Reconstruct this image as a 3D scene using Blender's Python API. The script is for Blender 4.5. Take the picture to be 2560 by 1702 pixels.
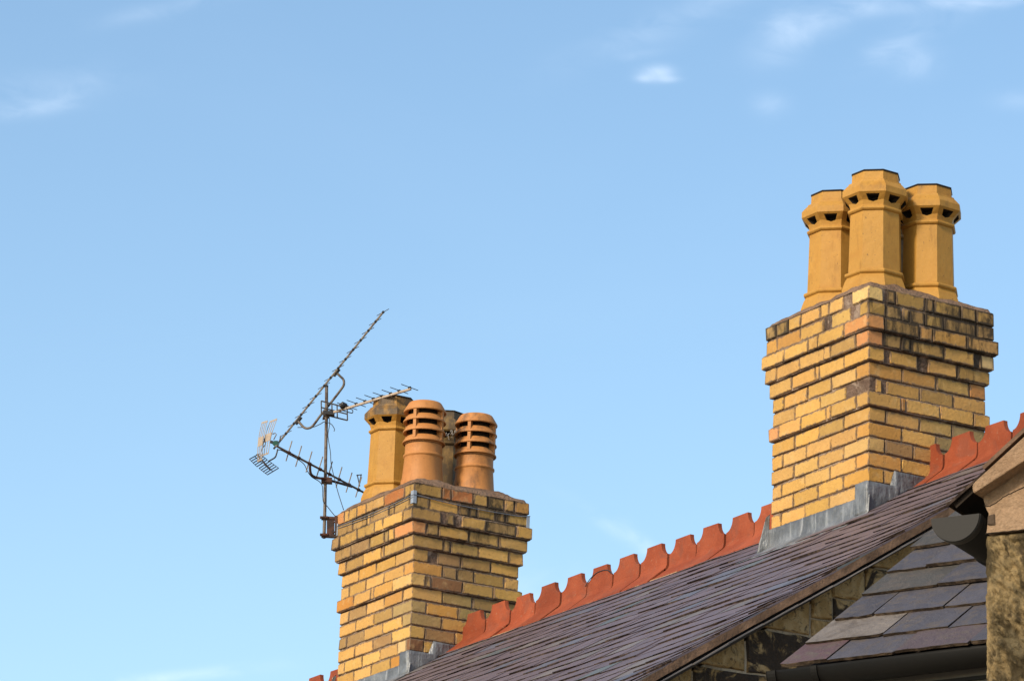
import bpy, bmesh, math, random
from mathutils import Vector as V, Matrix, noise as mnoise
random.seed(7)
R = math.radians
for o in list(bpy.data.objects):
    bpy.data.objects.remove(o)
scene = bpy.context.scene
col = scene.collection

# ------------------------------------------------------------------ camera
CAM_Z = 1.6
F_PX, PITCH, ROLL, PSI = 10684.3, 0.300494, 0.035203, 1.039291
cp, sp, cr, sr = math.cos(PITCH), math.sin(PITCH), math.cos(ROLL), math.sin(ROLL)
FW = V((0, cp, sp)); RT0 = V((1, 0, 0)); UP0 = V((0, -sp, cp))
RT = RT0 * cr + UP0 * sr
UP = UP0 * cr - RT0 * sr
CAM = V((0, 0, CAM_Z))
cam_data = bpy.data.cameras.new('camera')
cam_data.lens = 36.0 * F_PX / 2560.0
cam_data.sensor_width = 36.0
cam_data.clip_start = 0.5
cam_data.clip_end = 5000
cam = bpy.data.objects.new('camera', cam_data)
col.objects.link(cam)
cam.matrix_world = Matrix(((RT.x, UP.x, -FW.x, CAM.x), (RT.y, UP.y, -FW.y, CAM.y), (RT.z, UP.z, -FW.z, CAM.z), (0, 0, 0, 1)))
scene.camera = cam


def ray(x, y):
    return FW + RT * ((x - 1280) / F_PX) - UP * ((y - 851) / F_PX)


def at(x, y, depth):
    """a point seen at photograph pixel x, y, at the given ground distance (metres along +Y) from the camera"""
    d = ray(x, y)
    return CAM + d * (depth / d.y)


# ------------------------------------------------------------------ light
SUN_AZ, SUN_EL = R(43), R(31)          # azimuth measured from straight behind the camera towards its left
to_sun = V((-math.sin(SUN_AZ) * math.cos(SUN_EL), -math.cos(SUN_AZ) * math.cos(SUN_EL), math.sin(SUN_EL)))
sun_data = bpy.data.lights.new('sun', 'SUN')
sun_data.energy = 3.0
sun_data.angle = R(8)
sun_data.color = (1.0, 0.87, 0.68)
sun = bpy.data.objects.new('sun', sun_data)
col.objects.link(sun)
sun.rotation_euler = to_sun.to_track_quat('Z', 'Y').to_euler()
sun.location = to_sun * 60

world = bpy.data.worlds.new('World')
scene.world = world
world.use_nodes = True
WN = world.node_tree.nodes
WL_ = world.node_tree.links
WN.clear()
w_out = WN.new('ShaderNodeOutputWorld')
w_bg = WN.new('ShaderNodeBackground')
w_bg.inputs['Strength'].default_value = 0.132
WL_.new(w_bg.outputs[0], w_out.inputs[0])
sky = WN.new('ShaderNodeTexSky')
sky.sky_type = 'NISHITA'
sky.sun_disc = False
sky.sun_elevation = SUN_EL
sky.sun_rotation = math.atan2(to_sun.x, to_sun.y)
sky.altitude = 0
sky.air_density = 1.0
sky.dust_density = 1.0
sky.ozone_density = 0.6


def wmath(op, a, b=None, c=None, clamp=False):
    n = WN.new('ShaderNodeMath'); n.operation = op; n.use_clamp = clamp
    for i, x in enumerate((a, b, c)):
        if x is None: continue
        if isinstance(x, (int, float)): n.inputs[i].default_value = x
        else: WL_.new(x, n.inputs[i])
    return n.outputs[0]


w_tc = WN.new('ShaderNodeTexCoord')
DIR = w_tc.outputs['Generated']


def wnoise(scale, detail, stretch=(1, 1, 1), dist=0.0):
    mp = WN.new('ShaderNodeMapping'); mp.inputs['Scale'].default_value = stretch
    WL_.new(DIR, mp.inputs[0])
    n = WN.new('ShaderNodeTexNoise'); n.inputs['Scale'].default_value = scale
    n.inputs['Detail'].default_value = detail; n.inputs['Distortion'].default_value = dist
    WL_.new(mp.outputs[0], n.inputs[0])
    return n.outputs['Fac']


def wdot(v):
    n = WN.new('ShaderNodeVectorMath'); n.operation = 'DOT_PRODUCT'
    WL_.new(DIR, n.inputs[0]); n.inputs[1].default_value = v
    return n.outputs['Value']


wisp = wnoise(70, 9, (1, 1, 2.2), .55)
fluff = wnoise(150, 7, (1, 1, 1.5), 0.5)
cloud = None
# small clouds hanging in this part of the sky: direction, half-width, half-height (radians), tilt, density
for (x, y, sx, sy, tilt, dens, kind) in [
        (1640, 184, 36, 18, 0, 1.25, 'f'), (1612, 197, 24, 9, 0, .7, 'f'), (1668, 199, 28, 8, 0, .7, 'f'), (1600, 138, 60, 12, 8, .35, 'w'),
        (1960, 78, 80, 56, 38, .75, 'w'), (2090, 40, 150, 34, 24, .7, 'w'), (1700, 45, 260, 40, 22, .45, 'w'), (2420, 6, 230, 20, 4, .85, 'w'), (2330, 60, 120, 30, 20, .35, 'w'),
        (2205, 135, 66, 26, 25, .65, 'w'), (2285, 155, 60, 34, 0, .65, 'w'), (1925, 262, 42, 28, 0, .38, 'f'),
        (2545, 252, 56, 22, 0, .35, 'f'), (110, 225, 190, 44, 8, .38, 'w'), (120, 265, 90, 22, 14, .3, 'w'), (10, 282, 110, 18, 5, .4, 'w'), (1575, 1345, 150, 18, -32, .6, 'w'), (1610, 1360, 90, 16, -50, .5, 'w'),
        (440, 1692, 190, 16, 6, 1.0, 'w'), (1380, 1480, 280, 60, -12, .5, 'w'), (430, 20, 160, 22, 12, .4, 'w')]:
    d = ray(x, y).normalized()
    t = R(tilt)
    ax = RT * math.cos(t) + UP * math.sin(t)
    ay = UP * math.cos(t) - RT * math.sin(t)
    u = wmath('MULTIPLY', wmath('SUBTRACT', wdot(ax), d.dot(ax)), F_PX / sx)
    v = wmath('MULTIPLY', wmath('SUBTRACT', wdot(ay), d.dot(ay)), F_PX / sy)
    r2 = wmath('ADD', wmath('MULTIPLY', u, u), wmath('MULTIPLY', v, v))
    g = wmath('MULTIPLY', wmath('EXPONENT', wmath('MULTIPLY', r2, -1.0)), wmath('GREATER_THAN', wdot(d), 0.0))
    tex = wmath('MULTIPLY', wmath('SUBTRACT', wisp if kind == 'w' else fluff, 0.33), 2.1 if kind == 'w' else 2.4, clamp=True)
    if kind == 'f': tex = wmath('ADD', wmath('MULTIPLY', tex, .5), .5)
    one = wmath('MULTIPLY', wmath('MULTIPLY', g, tex), dens)
    cloud = one if cloud is None else wmath('ADD', cloud, one)
veil = wmath('MULTIPLY', wmath('SUBTRACT', wnoise(9, 6, (1, 1, 2.5), 0.5), 0.5), 0.12, clamp=True)
cloud = wmath('ADD', cloud, veil)
cloud = wmath('MULTIPLY', cloud, 0.40, clamp=True)
w_hsv = WN.new('ShaderNodeHueSaturation')
w_hsv.inputs['Saturation'].default_value = 1.10
w_hsv.inputs['Value'].default_value = 1.0
WL_.new(sky.outputs[0], w_hsv.inputs['Color'])
w_wb = WN.new('ShaderNodeMixRGB'); w_wb.blend_type = 'MULTIPLY'; w_wb.inputs[0].default_value = 1
w_wb.inputs[2].default_value = (1.055, 1.075, 1.02, 1)
WL_.new(w_hsv.outputs[0], w_wb.inputs[1])
w_mix = WN.new('ShaderNodeMixRGB')
WL_.new(cloud, w_mix.inputs[0])
WL_.new(w_wb.outputs[0], w_mix.inputs[1])
w_mix.inputs[2].default_value = (5.6, 6.3, 7.2, 1)
WL_.new(w_mix.outputs[0], w_bg.inputs['Color'])

scene.view_settings.view_transform = 'Standard'
scene.view_settings.look = 'None'
scene.view_settings.exposure = 0.65
scene.view_settings.gamma = 1
scene.view_settings.use_curve_mapping = False
scene.render.engine = 'CYCLES'

# ------------------------------------------------------------------ materials


def soot_field(m):
    """where flue soot has run down over the heads of the stacks, in world space: shared by bricks and joints"""
    xyz = m.n.new('ShaderNodeSeparateXYZ'); m.l.new(m.pos, xyz.inputs[0])
    top = m.ramp(xyz.outputs[2], 1.6 + 7.387 - .75, 1.6 + 7.387 - .06)
    patch = m.ramp(m.noise(3.4, 4, (1, 1, .55), .6, .6), .42, .66)
    return m.math('MULTIPLY', top, patch)


class Mat:
    def __init__(s, name, rough=0.85):
        s.m = bpy.data.materials.new(name); s.m.use_nodes = True
        s.n = s.m.node_tree.nodes; s.l = s.m.node_tree.links
        s.b = s.n['Principled BSDF']
        s.b.inputs['Roughness'].default_value = rough
        s.b.inputs['Specular IOR Level'].default_value = .18 if rough > .65 else (.3 if rough > .48 else .45)
        g = s.n.new('ShaderNodeNewGeometry'); s.pos = g.outputs['Position']

    def val(s, sock, x):
        if isinstance(x, (int, float)): sock.default_value = x
        elif isinstance(x, tuple): sock.default_value = (x + (1,)) if len(x) == 3 else x
        else: s.l.new(x, sock)

    def math(s, op, a, b=0.0, clamp=False):
        n = s.n.new('ShaderNodeMath'); n.operation = op; n.use_clamp = clamp
        s.val(n.inputs[0], a); s.val(n.inputs[1], b); return n.outputs[0]

    def noise(s, scale, detail=4, stretch=(1, 1, 1), rough=0.55, dist=0.0, rot=(0, 0, 0)):
        mp = s.n.new('ShaderNodeMapping'); mp.inputs['Scale'].default_value = stretch; mp.inputs['Rotation'].default_value = rot
        s.l.new(s.pos, mp.inputs[0])
        n = s.n.new('ShaderNodeTexNoise'); n.inputs['Scale'].default_value = scale; n.inputs['Detail'].default_value = detail
        n.inputs['Roughness'].default_value = rough; n.inputs['Distortion'].default_value = dist
        s.l.new(mp.outputs[0], n.inputs[0]); return n.outputs['Fac']

    def ramp(s, x, a, b, smooth=True):
        n = s.n.new('ShaderNodeMapRange'); n.interpolation_type = 'SMOOTHSTEP' if smooth else 'LINEAR'
        s.val(n.inputs['Value'], x); s.val(n.inputs['From Min'], a); s.val(n.inputs['From Max'], b); return n.outputs[0]

    def mix(s, f, a, b, mode='MIX'):
        n = s.n.new('ShaderNodeMixRGB'); n.blend_type = mode
        s.val(n.inputs[0], f); s.val(n.inputs[1], a); s.val(n.inputs[2], b); return n.outputs[0]

    def info(s):
        n = s.n.new('ShaderNodeObjectInfo'); return n

    def bump(s, h, strength=0.4, dist=0.01):
        n = s.n.new('ShaderNodeBump'); n.inputs['Strength'].default_value = strength; n.inputs['Distance'].default_value = dist
        s.l.new(h, n.inputs['Height']); s.l.new(n.outputs[0], s.b.inputs['Normal'])

    def color(s, x): s.val(s.b.inputs['Base Color'], x)

    def vary(s, c, scale=8, amt=0.25, fine=70, famt=0.2):
        a = s.math('ADD', s.math('MULTIPLY', s.noise(scale, 5), amt * 2), 1 - amt)
        b = s.math('ADD', s.math('MULTIPLY', s.noise(fine, 3), famt * 2), 1 - famt)
        k = s.math('MULTIPLY', a, b)
        cb = s.n.new('ShaderNodeCombineXYZ')
        for i in range(3): s.l.new(k, cb.inputs[i])
        return s.mix(1.0, c, cb.outputs[0], 'MULTIPLY')


def m_brick():
    m = Mat('fired_clay_brick', 0.88)
    inf = m.info()
    c = m.vary(inf.outputs['Color'], 5, 0.12, 45, 0.12)
    c = m.mix(m.math('MULTIPLY', m.ramp(m.noise(17, 4), .54, .74), .35), c, (.52, .36, .17))
    c = m.mix(m.math('MULTIPLY', m.ramp(m.noise(24, 5, dist=.6), .58, .76), .3), c, (.34, .185, .06))
    # distance from the brick's own arrises, from its size stored on the mesh
    def at_(n):
        a = m.n.new('ShaderNodeAttribute'); a.attribute_name = n
        x = m.n.new('ShaderNodeSeparateXYZ'); m.l.new(a.outputs['Vector'], x.inputs[0]); return x.outputs
    lc, ld = at_('lc'), at_('ld')
    d = [m.math('MINIMUM', lc[k], m.math('SUBTRACT', ld[k], lc[k])) for k in range(3)]
    e = m.math('MAXIMUM', m.math('MINIMUM', d[0], d[1]), m.math('MINIMUM', m.math('MAXIMUM', d[0], d[1]), d[2]))
    al = m.math('ADD', m.math('MULTIPLY', inf.outputs['Alpha'], .86), m.math('MULTIPLY', soot_field(m), .46), True)
    # mortar and dirt smeared over the edges
    n1 = m.noise(34, 5, dist=.4)
    w = m.math('ADD', m.math('MULTIPLY', m.math('SUBTRACT', n1, .40), .036), m.math('MULTIPLY', al, .006))
    f = m.ramp(m.math('SUBTRACT', w, e), -.004, .003)
    c = m.mix(m.math('MULTIPLY', f, .85), c, (.16, .11, .075))
    # pits
    c = m.mix(m.math('MULTIPLY', m.ramp(m.noise(95, 2), .67, .74), .7), c, (.07, .045, .025))
    # weathering: a grey-brown film, then black soot where a brick carries much of it, streaking down
    film = m.math('MULTIPLY', al, m.ramp(m.noise(20, 6, (1, 1, .6), .65), .25, .62))
    c = m.mix(m.math('MULTIPLY', film, .52), c, (.17, .105, .052))
    soot = m.math('ADD', m.math('MULTIPLY', m.noise(15, 7, (1, 1, .55), .65, .8), .65), m.math('MULTIPLY', m.noise(40, 4, (1, 1, .15)), .35))
    edge = m.math('MULTIPLY', m.math('SUBTRACT', 1.0, m.ramp(e, 0.0, .016)), .17)
    thr = m.math('SUBTRACT', .80, m.math('MULTIPLY', al, .34))
    f = m.ramp(m.math('SUBTRACT', m.math('ADD', soot, m.math('MULTIPLY', edge, al)), thr), -.06, .14)
    c = m.mix(m.math('MULTIPLY', f, .88), c, (.030, .024, .018))
    m.color(c)
    m.bump(m.math('ADD', m.noise(55, 6), m.math('MULTIPLY', m.noise(150, 4), .5)), .5, .007)
    return m.m


def m_mortar(name, c0, c1, c2, bump=.8, stack=False):
    m = Mat(name, 0.95)
    c = m.mix(m.ramp(m.noise(5, 6), .35, .65), c0, c1)
    c = m.mix(m.math('MULTIPLY', m.ramp(m.noise(28, 5), .55, .72), .6), c, c2)
    c = m.vary(c, 12, .2, 120, .3)
    if stack:
        c = m.mix(m.math('MULTIPLY', m.ramp(m.noise(7, 6, dist=.7), .47, .60), .8), c, (.29, .215, .165))
        st = m.math('ADD', m.math('MULTIPLY', m.noise(15, 7, (1, 1, .55), .65, .8), .65), m.math('MULTIPLY', m.noise(40, 4, (1, 1, .15)), .35))
        f = m.ramp(m.math('ADD', st, m.math('MULTIPLY', soot_field(m), .30)), .56, .76)
        c = m.mix(m.math('MULTIPLY', f, .85), c, (.030, .022, .016))
    m.color(c)
    m.bump(m.math('ADD', m.noise(70, 6), m.noise(22, 5)), bump, .018)
    return m.m


def m_pot(name, base, dark, sooty=0.0):
    m = Mat(name, 0.6)
    inf = m.info()
    c = m.vary(base, 3.5, .24, 60, .10)
    c = m.mix(m.math('MULTIPLY', m.ramp(m.noise(7, 6, dist=.5), .45, .72), .6), c, dark)
    c = m.mix(m.math('MULTIPLY', m.ramp(m.noise(26, 5, (1, 1, .22), dist=.3), .54, .74), .32), c, tuple(x * .45 for x in dark))   # run-off streaks
    c = m.mix(m.math('MULTIPLY', m.ramp(m.noise(19, 6), .60, .76), .12), c, tuple(min(.6, x * 1.25 + .05) for x in base))
    c = m.mix(m.math('MULTIPLY', m.ramp(m.noise(75, 2), .695, .74), .8), c, (.05, .03, .015))
    f = m.ramp(m.math('ADD', m.noise(12, 7, (1, 1, .5), .65), m.math('MULTIPLY', inf.outputs['Alpha'], .5)), .66, .98)
    c = m.mix(m.math('MULTIPLY', f, .9), c, (.055, .040, .027))
    m.color(c)
    m.bump(m.math('ADD', m.noise(30, 5), m.math('MULTIPLY', m.noise(130, 2), .4)), .3, .007)
    return m.m


def m_slate(name, bumps=.2):
    m = Mat(name, 0.5)
    inf = m.info()
    c = m.vary(inf.outputs['Color'], 5, .16, 40, .08)
    c = m.mix(m.math('MULTIPLY', m.ramp(m.noise(9, 5, dist=.7), .55, .78), .35), c, (.17, .15, .13))
    c = m.mix(m.math('MULTIPLY', m.ramp(m.noise(120, 3), .70, .76), .6), c, (.34, .32, .29))
    m.color(c)
    m.l.new(m.math('ADD', .36, m.math('MULTIPLY', m.noise(20, 5), .28)), m.b.inputs['Roughness'])
    m.bump(m.math('ADD', m.noise(26, 6, (1, 1, 2)), m.math('MULTIPLY', m.noise(100, 3), .3)), bumps, .008)
    return m.m


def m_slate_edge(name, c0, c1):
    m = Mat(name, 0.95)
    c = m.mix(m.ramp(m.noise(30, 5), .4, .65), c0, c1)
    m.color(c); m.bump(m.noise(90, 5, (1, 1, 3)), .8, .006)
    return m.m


def m_heavy_slate():
    m = Mat('thick_weathered_slate', 0.62)
    inf = m.info()
    c = m.vary(inf.outputs['Color'], 9, .30, 60, .16)
    c = m.mix(m.math('MULTIPLY', m.ramp(m.noise(14, 6, (1, 1, .6), .6, 1.2), .46, .66), .75), c, (.085, .068, .055))
    c = m.mix(m.math('MULTIPLY', m.ramp(m.noise(22, 7, (1, 1, .4), .65, 2.0), .56, .70), .55), c, (.045, .045, .058))
    c = m.mix(m.math('MULTIPLY', m.ramp(m.noise(140, 3), .68, .75), .7), c, (.26, .24, .21))
    m.color(c)
    m.bump(m.math('ADD', m.noise(16, 8, (1, 1, .5), .65, .8), m.math('MULTIPLY', m.noise(80, 5), .4)), .9, .014)
    return m.m


def m_slate_mass():
    m = Mat('slate_mass', 0.5)
    n = m.n.new('ShaderNodeAttribute'); n.attribute_name = 'tint'
    c = m.vary(n.outputs['Color'], 5, .16, 40, .08)
    c = m.mix(m.math('MULTIPLY', m.ramp(m.noise(9, 5, dist=.7), .55, .78), .3), c, (.17, .15, .13))
    m.color(c)
    m.bump(m.noise(26, 6), .15, .006)
    return m.m


def m_simple(name, c, rough=.7, metal=0.0, amt=.2, fine=60, bump=.15, alt=None, altscale=20):
    m = Mat(name, rough)
    cc = m.vary(c, 9, amt, fine, amt * .6)
    if alt: cc = m.mix(m.ramp(m.noise(altscale, 5), .48, .68), cc, alt)
    m.color(cc)
    m.b.inputs['Metallic'].default_value = metal
    if bump: m.bump(m.noise(fine, 4), bump, .006)
    if 'gutter' in name: m.b.inputs['Specular IOR Level'].default_value = .16
    return m.m


def m_gable_stone():
    m = Mat('sooty_sandstone', 0.95)
    inf = m.info()
    ochre = m.mix(m.ramp(m.noise(9, 5, dist=1.2), .4, .65), (.215, .135, .055), (.29, .20, .10))
    black = m.vary((.027, .019, .014), 20, .35, 80, .35)
    t = m.math('ADD', m.noise(6.5, 8, rough=.62, dist=1.3), m.math('MULTIPLY', inf.outputs['Alpha'], .36))
    c = m.mix(m.ramp(t, .58, .68), ochre, black)
    c = m.mix(m.math('MULTIPLY', m.ramp(m.noise(30, 6, dist=1.5), .56, .66), .75), c, (.045, .03, .02))
    m.color(c)
    m.bump(m.math('ADD', m.noise(11, 7), m.math('MULTIPLY', m.noise(60, 4), .4)), .8, .03)
    return m.m


def m_rough_stone():
    m = Mat('rock_faced_stone', 0.95)
    a = m.noise(26, 6, (1, 1, .45), .6, .5, (0, R(30), 0))
    c = m.mix(m.ramp(a, .38, .62), (.040, .029, .014), (.195, .138, .066))  # dark and light strokes painted in for part of the relief's shading
    c = m.mix(m.math('MULTIPLY', m.ramp(m.noise(11, 6, dist=.6), .52, .7), .8), c, (.10, .078, .043))
    c = m.mix(m.math('MULTIPLY', m.ramp(m.noise(38, 5), .6, .72), .7), c, (.045, .032, .02))
    m.color(m.vary(c, 15, .2, 200, .25))
    m.bump(m.math('ADD', m.noise(120, 6), m.math('MULTIPLY', m.noise(300, 3), .4)), .9, .006)
    return m.m


def m_lead():
    m = Mat('weathered_lead', 0.45)
    c = m.mix(m.ramp(m.noise(7, 5), .35, .7), (.095, .099, .107), (.19, .198, .21))
    st = m.ramp(m.noise(30, 5, (1, 1, .12)), .54, .72)
    c = m.mix(m.math('MULTIPLY', st, .55), c, (.42, .42, .42))
    m.color(m.vary(c, 20, .15, 90, .12)); m.b.inputs['Metallic'].default_value = .25
    m.bump(m.math('ADD', m.noise(14, 5), m.math('MULTIPLY', m.noise(45, 4, (1, 1, .4)), .5)), .8, .016)
    return m.m


def m_ridge():
    m = Mat('terracotta_ridge', 0.7)
    c = m.mix(m.ramp(m.noise(5, 5), .35, .7), (.205, .043, .017), (.262, .062, .026))
    c = m.mix(m.math('MULTIPLY', m.ramp(m.noise(18, 6), .56, .75), .5), c, (.24, .075, .045))
    c = m.mix(m.math('MULTIPLY', m.ramp(m.noise(110, 2), .68, .74), .6), c, (.08, .03, .02))
    c = m.mix(m.math('MULTIPLY', m.ramp(m.noise(8, 7, dist=.8), .52, .70), .45), c, (.15, .055, .035))
    c = m.mix(m.math('MULTIPLY', m.ramp(m.noise(45, 5), .62, .72), .35), c, (.30, .20, .13))
    rnd = m.math('ADD', .84, m.math('MULTIPLY', m.info().outputs['Random'], .34))
    cb = m.n.new('ShaderNodeCombineXYZ')
    for k_ in range(3): m.l.new(rnd, cb.inputs[k_])
    c = m.mix(1.0, c, cb.outputs[0], 'MULTIPLY')
    m.color(m.vary(c, 12, .12, 80, .1))
    m.bump(m.noise(60, 5), .35, .008)
    return m.m


def m_verge():
    m = Mat('verge_mortar', 0.95)
    c = m.mix(m.ramp(m.noise(9, 5), .4, .65), (.085, .052, .034), (.150, .092, .060))
    c = m.mix(m.math('MULTIPLY', m.ramp(m.noise(40, 5), .58, .7), .5), c, (.07, .05, .04))
    m.color(m.vary(c, 20, .15, 130, .2)); m.bump(m.noise(70, 6), .6, .01)
    return m.m


def m_rusty(name, metal, rust, bias):
    m = Mat(name, .6)
    c = m.mix(m.ramp(m.noise(16, 6), bias - .06, bias + .08), metal, rust)
    m.color(m.vary(c, 30, .2, 150, .2)); m.b.inputs['Metallic'].default_value = .2
    m.bump(m.noise(120, 4), .4, .003)
    return m.m


M = dict(
    brick=m_brick(),
    mortar=m_mortar('lime_mortar', (.095, .060, .042), (.150, .098, .071), (.25, .185, .145), stack=True),
    flaunch=m_mortar('flaunching_mortar', (.145, .088, .057), (.215, .138, .092), (.095, .064, .042), 1.0),
    bedding=m_mortar('bedding_mortar', (.36, .24, .12), (.44, .30, .17), (.2, .14, .09)),
    pot=m_pot('buff_glazed_clay', (.378, .192, .034), (.315, .142, .020)),
    pot_old=m_pot('sooty_buff_clay', (.30, .18, .055), (.17, .105, .04)),
    terra=m_pot('orange_terracotta', (.40, .168, .048), (.34, .13, .034)),
    soot=m_simple('soot_and_painted_shade', (.022, .016, .012), .95),  # soot on the pots, and black painted where only shade shows
    slate=m_slate('roofing_slate'),
    slates=m_slate_mass(), heavy=m_heavy_slate(), sedge=m_slate_edge('slate_broken_edge', (.020, .013, .010), (.06, .04, .03)), sedge2=m_slate_edge('slate_brown_edge', (.035, .024, .017), (.11, .078, .054)),  # tail edges coloured dark brown, apart from the slate faces
    lead=m_lead(), ridge=m_ridge(), verge=m_verge(),
    gstone=m_gable_stone(),
    gmortar=m_mortar('pale_wall_mortar', (.25, .185, .125), (.36, .285, .205), (.09, .06, .04)),
    rough=m_rough_stone(),
    kneeler=m_mortar('dressed_pink_stone', (.195, .120, .070), (.245, .162, .100), (.15, .092, .053), .6),
    deck=m_simple('roof_boarding', (.05, .04, .035), .9),
    plastic=m_simple('grey_gutter_plastic', (.032, .030, .028), .75, bump=0, amt=.1),
    plastic_dark=m_simple('dark_gutter_plastic', (.006, .0055, .005), .65, bump=0, amt=.15),
    fascia=m_simple('painted_fascia', (.11, .105, .097), .6, amt=.12),
    render=m_simple('rendered_wall', (.24, .22, .19), .9),
    ground=m_simple('pale_bounce_ground', (.32, .265, .19), .9, fine=200),  # unseen ground made pale and warm to bounce light onto the walls
    alu=m_rusty('weathered_aluminium', (.20, .165, .13), (.085, .052, .036), .56),
    grid=m_rusty('grey_reflector_metal', (.34, .27, .21), (.24, .18, .13), .62),
    rust=m_rusty('rusty_steel', (.030, .016, .012), (.065, .026, .015), .5),
    mast=m_rusty('dull_steel_tube', (.13, .105, .085), (.06, .035, .024), .55),
    rod=m_simple('dark_rod', (.045, .04, .042), .5, bump=0),
    cable=m_simple('black_cable', (.03, .035, .042), .5, bump=0),
    wire=m_simple('galvanised_wire', (.22, .23, .25), .4, .6, bump=0),
    zinc=m_simple('galvanised_plate', (.30, .33, .38), .45, .3, bump=0),
    timber=m_simple('grey_brown_timber', (.062, .042, .028), .9, amt=.35, fine=90, bump=.6),
    green=m_simple('green_plastic', (.004, .06, .045), .45, bump=0),
    black=m_simple('black_plastic', (.018, .017, .018), .5, bump=0),
    net=m_simple('pale_wire_netting', (.52, .47, .42), .6, bump=0),
)

# ------------------------------------------------------------------ object helpers
WLOC = {}


def empty(name, loc, label, cat, group=None):
    o = bpy.data.objects.new(name, None); o.empty_display_size = .1
    col.objects.link(o); o.location = loc; WLOC[o.name] = V(loc)
    o['label'] = label; o['category'] = cat
    if group: o['group'] = group
    return o


def part_empty(name, loc, parent):
    o = bpy.data.objects.new(name, None); o.empty_display_size = .05
    col.objects.link(o); o.parent = parent; o.location = V(loc) - WLOC[parent.name]; WLOC[o.name] = V(loc)
    return o


class MB:
    def __init__(s): s.v = []; s.f = []; s.mi = []

    def add(s, vs, fs, mi=0):
        n = len(s.v); s.v += [V(x) for x in vs]; s.f += [tuple(i + n for i in f) for f in fs]; s.mi += [mi] * len(fs); return s

    def build(s, name, mats, parent=None, color=None, smooth=False, kind=None, weld=False):
        if not isinstance(mats, (list, tuple)): mats = [mats]
        c = sum(s.v, V((0, 0, 0))) / max(1, len(s.v))
        me = bpy.data.meshes.new(name)
        me.from_pydata([x - c for x in s.v], [], s.f)
        for m in mats: me.materials.append(m)
        if len(mats) > 1: me.polygons.foreach_set('material_index', s.mi)
        bm = bmesh.new(); bm.from_mesh(me)
        if weld: bmesh.ops.remove_doubles(bm, verts=bm.verts, dist=1e-5)
        bmesh.ops.recalc_face_normals(bm, faces=bm.faces)
        bm.to_mesh(me); bm.free()
        if smooth: me.polygons.foreach_set('use_smooth', [True] * len(me.polygons))
        me.update()
        o = bpy.data.objects.new(name, me); col.objects.link(o)
        o.location = c - (WLOC[parent.name] if parent else V((0, 0, 0)))
        if parent: o.parent = parent
        WLOC[o.name] = c
        if color: o.color = color
        if kind: o['kind'] = kind
        return o


BOXF = [(0, 1, 3, 2), (4, 6, 7, 5), (0, 4, 5, 1), (2, 3, 7, 6), (0, 2, 6, 4), (1, 5, 7, 3)]


def box(mb, o, x, y, z, jit=0.0, mi=0):
    """box from corner o with edge vectors x, y, z"""
    vs = []
    for i in (0, 1):
        for j in (0, 1):
            for k in (0, 1):
                vs.append(o + x * i + y * j + z * k + V((random.uniform(-1, 1), random.uniform(-1, 1), random.uniform(-1, 1))) * jit)
    mb.add(vs, BOXF, mi)
    return mb


def cbox(mb, o, x, y, z, bev, jit=0.0):
    """box with chamfered edges and corners"""
    lx, ly, lz = x.length, y.length, z.length
    ux, uy, uz = x / lx, y / ly, z / lz
    idx = {}; vs = []
    for i in (0, 1):
        for j in (0, 1):
            for k in (0, 1):
                p = o + x * i + y * j + z * k
                sx, sy, sz = (1 - 2 * i), (1 - 2 * j), (1 - 2 * k)
                jj = V((random.uniform(-1, 1), random.uniform(-1, 1), random.uniform(-1, 1))) * jit
                b = bev * random.uniform(.6, 1.5)
                for ax in range(3):
                    q = p + jj
                    if ax != 0: q = q + ux * (sx * b)
                    if ax != 1: q = q + uy * (sy * b)
                    if ax != 2: q = q + uz * (sz * b)
                    idx[(i, j, k, ax)] = len(vs); vs.append(q)
    fs = []
    for s_ in (0, 1):
        fs.append([idx[(s_, a, b, 0)] for a, b in ((0, 0), (1, 0), (1, 1), (0, 1))])
        fs.append([idx[(a, s_, b, 1)] for a, b in ((0, 0), (1, 0), (1, 1), (0, 1))])
        fs.append([idx[(a, b, s_, 2)] for a, b in ((0, 0), (1, 0), (1, 1), (0, 1))])
    for p in (0, 1):
        for q in (0, 1):
            fs.append([idx[(0, p, q, 1)], idx[(1, p, q, 1)], idx[(1, p, q, 2)], idx[(0, p, q, 2)]])
            fs.append([idx[(p, 0, q, 0)], idx[(p, 1, q, 0)], idx[(p, 1, q, 2)], idx[(p, 0, q, 2)]])
            fs.append([idx[(p, q, 0, 0)], idx[(p, q, 1, 0)], idx[(p, q, 1, 1)], idx[(p, q, 0, 1)]])
    for i in (0, 1):
        for j in (0, 1):
            for k in (0, 1):
                fs.append([idx[(i, j, k, a)] for a in range(3)])
    mb.add(vs, fs)
    return mb


def tube(mb, pts, r, seg=8, caps=True, mi=0):
    pts = [V(p) for p in pts]
    n = len(pts); rings = []
    t0 = (pts[1] - pts[0]).normalized()
    ref = V((0, 0, 1)) if abs(t0.z) < .9 else V((1, 0, 0))
    for i, p in enumerate(pts):
        t = (pts[min(i + 1, n - 1)] - pts[max(i - 1, 0)]).normalized()
        x = t.cross(ref).normalized(); y = x.cross(t).normalized()
        rr = r[i] if isinstance(r, (list, tuple)) else r
        rings.append([p + (x * math.cos(2 * math.pi * k / seg) + y * math.sin(2 * math.pi * k / seg)) * rr for k in range(seg)])
    vs = [q for ring in rings for q in ring]; fs = []
    for i in range(n - 1):
        for k in range(seg):
            a, b = i * seg + k, i * seg + (k + 1) % seg
            fs.append((a, b, b + seg, a + seg))
    if caps:
        fs.append(tuple(range(seg))[::-1]); fs.append(tuple((n - 1) * seg + k for k in range(seg)))
    mb.add(vs, fs, mi)
    return mb


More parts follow.
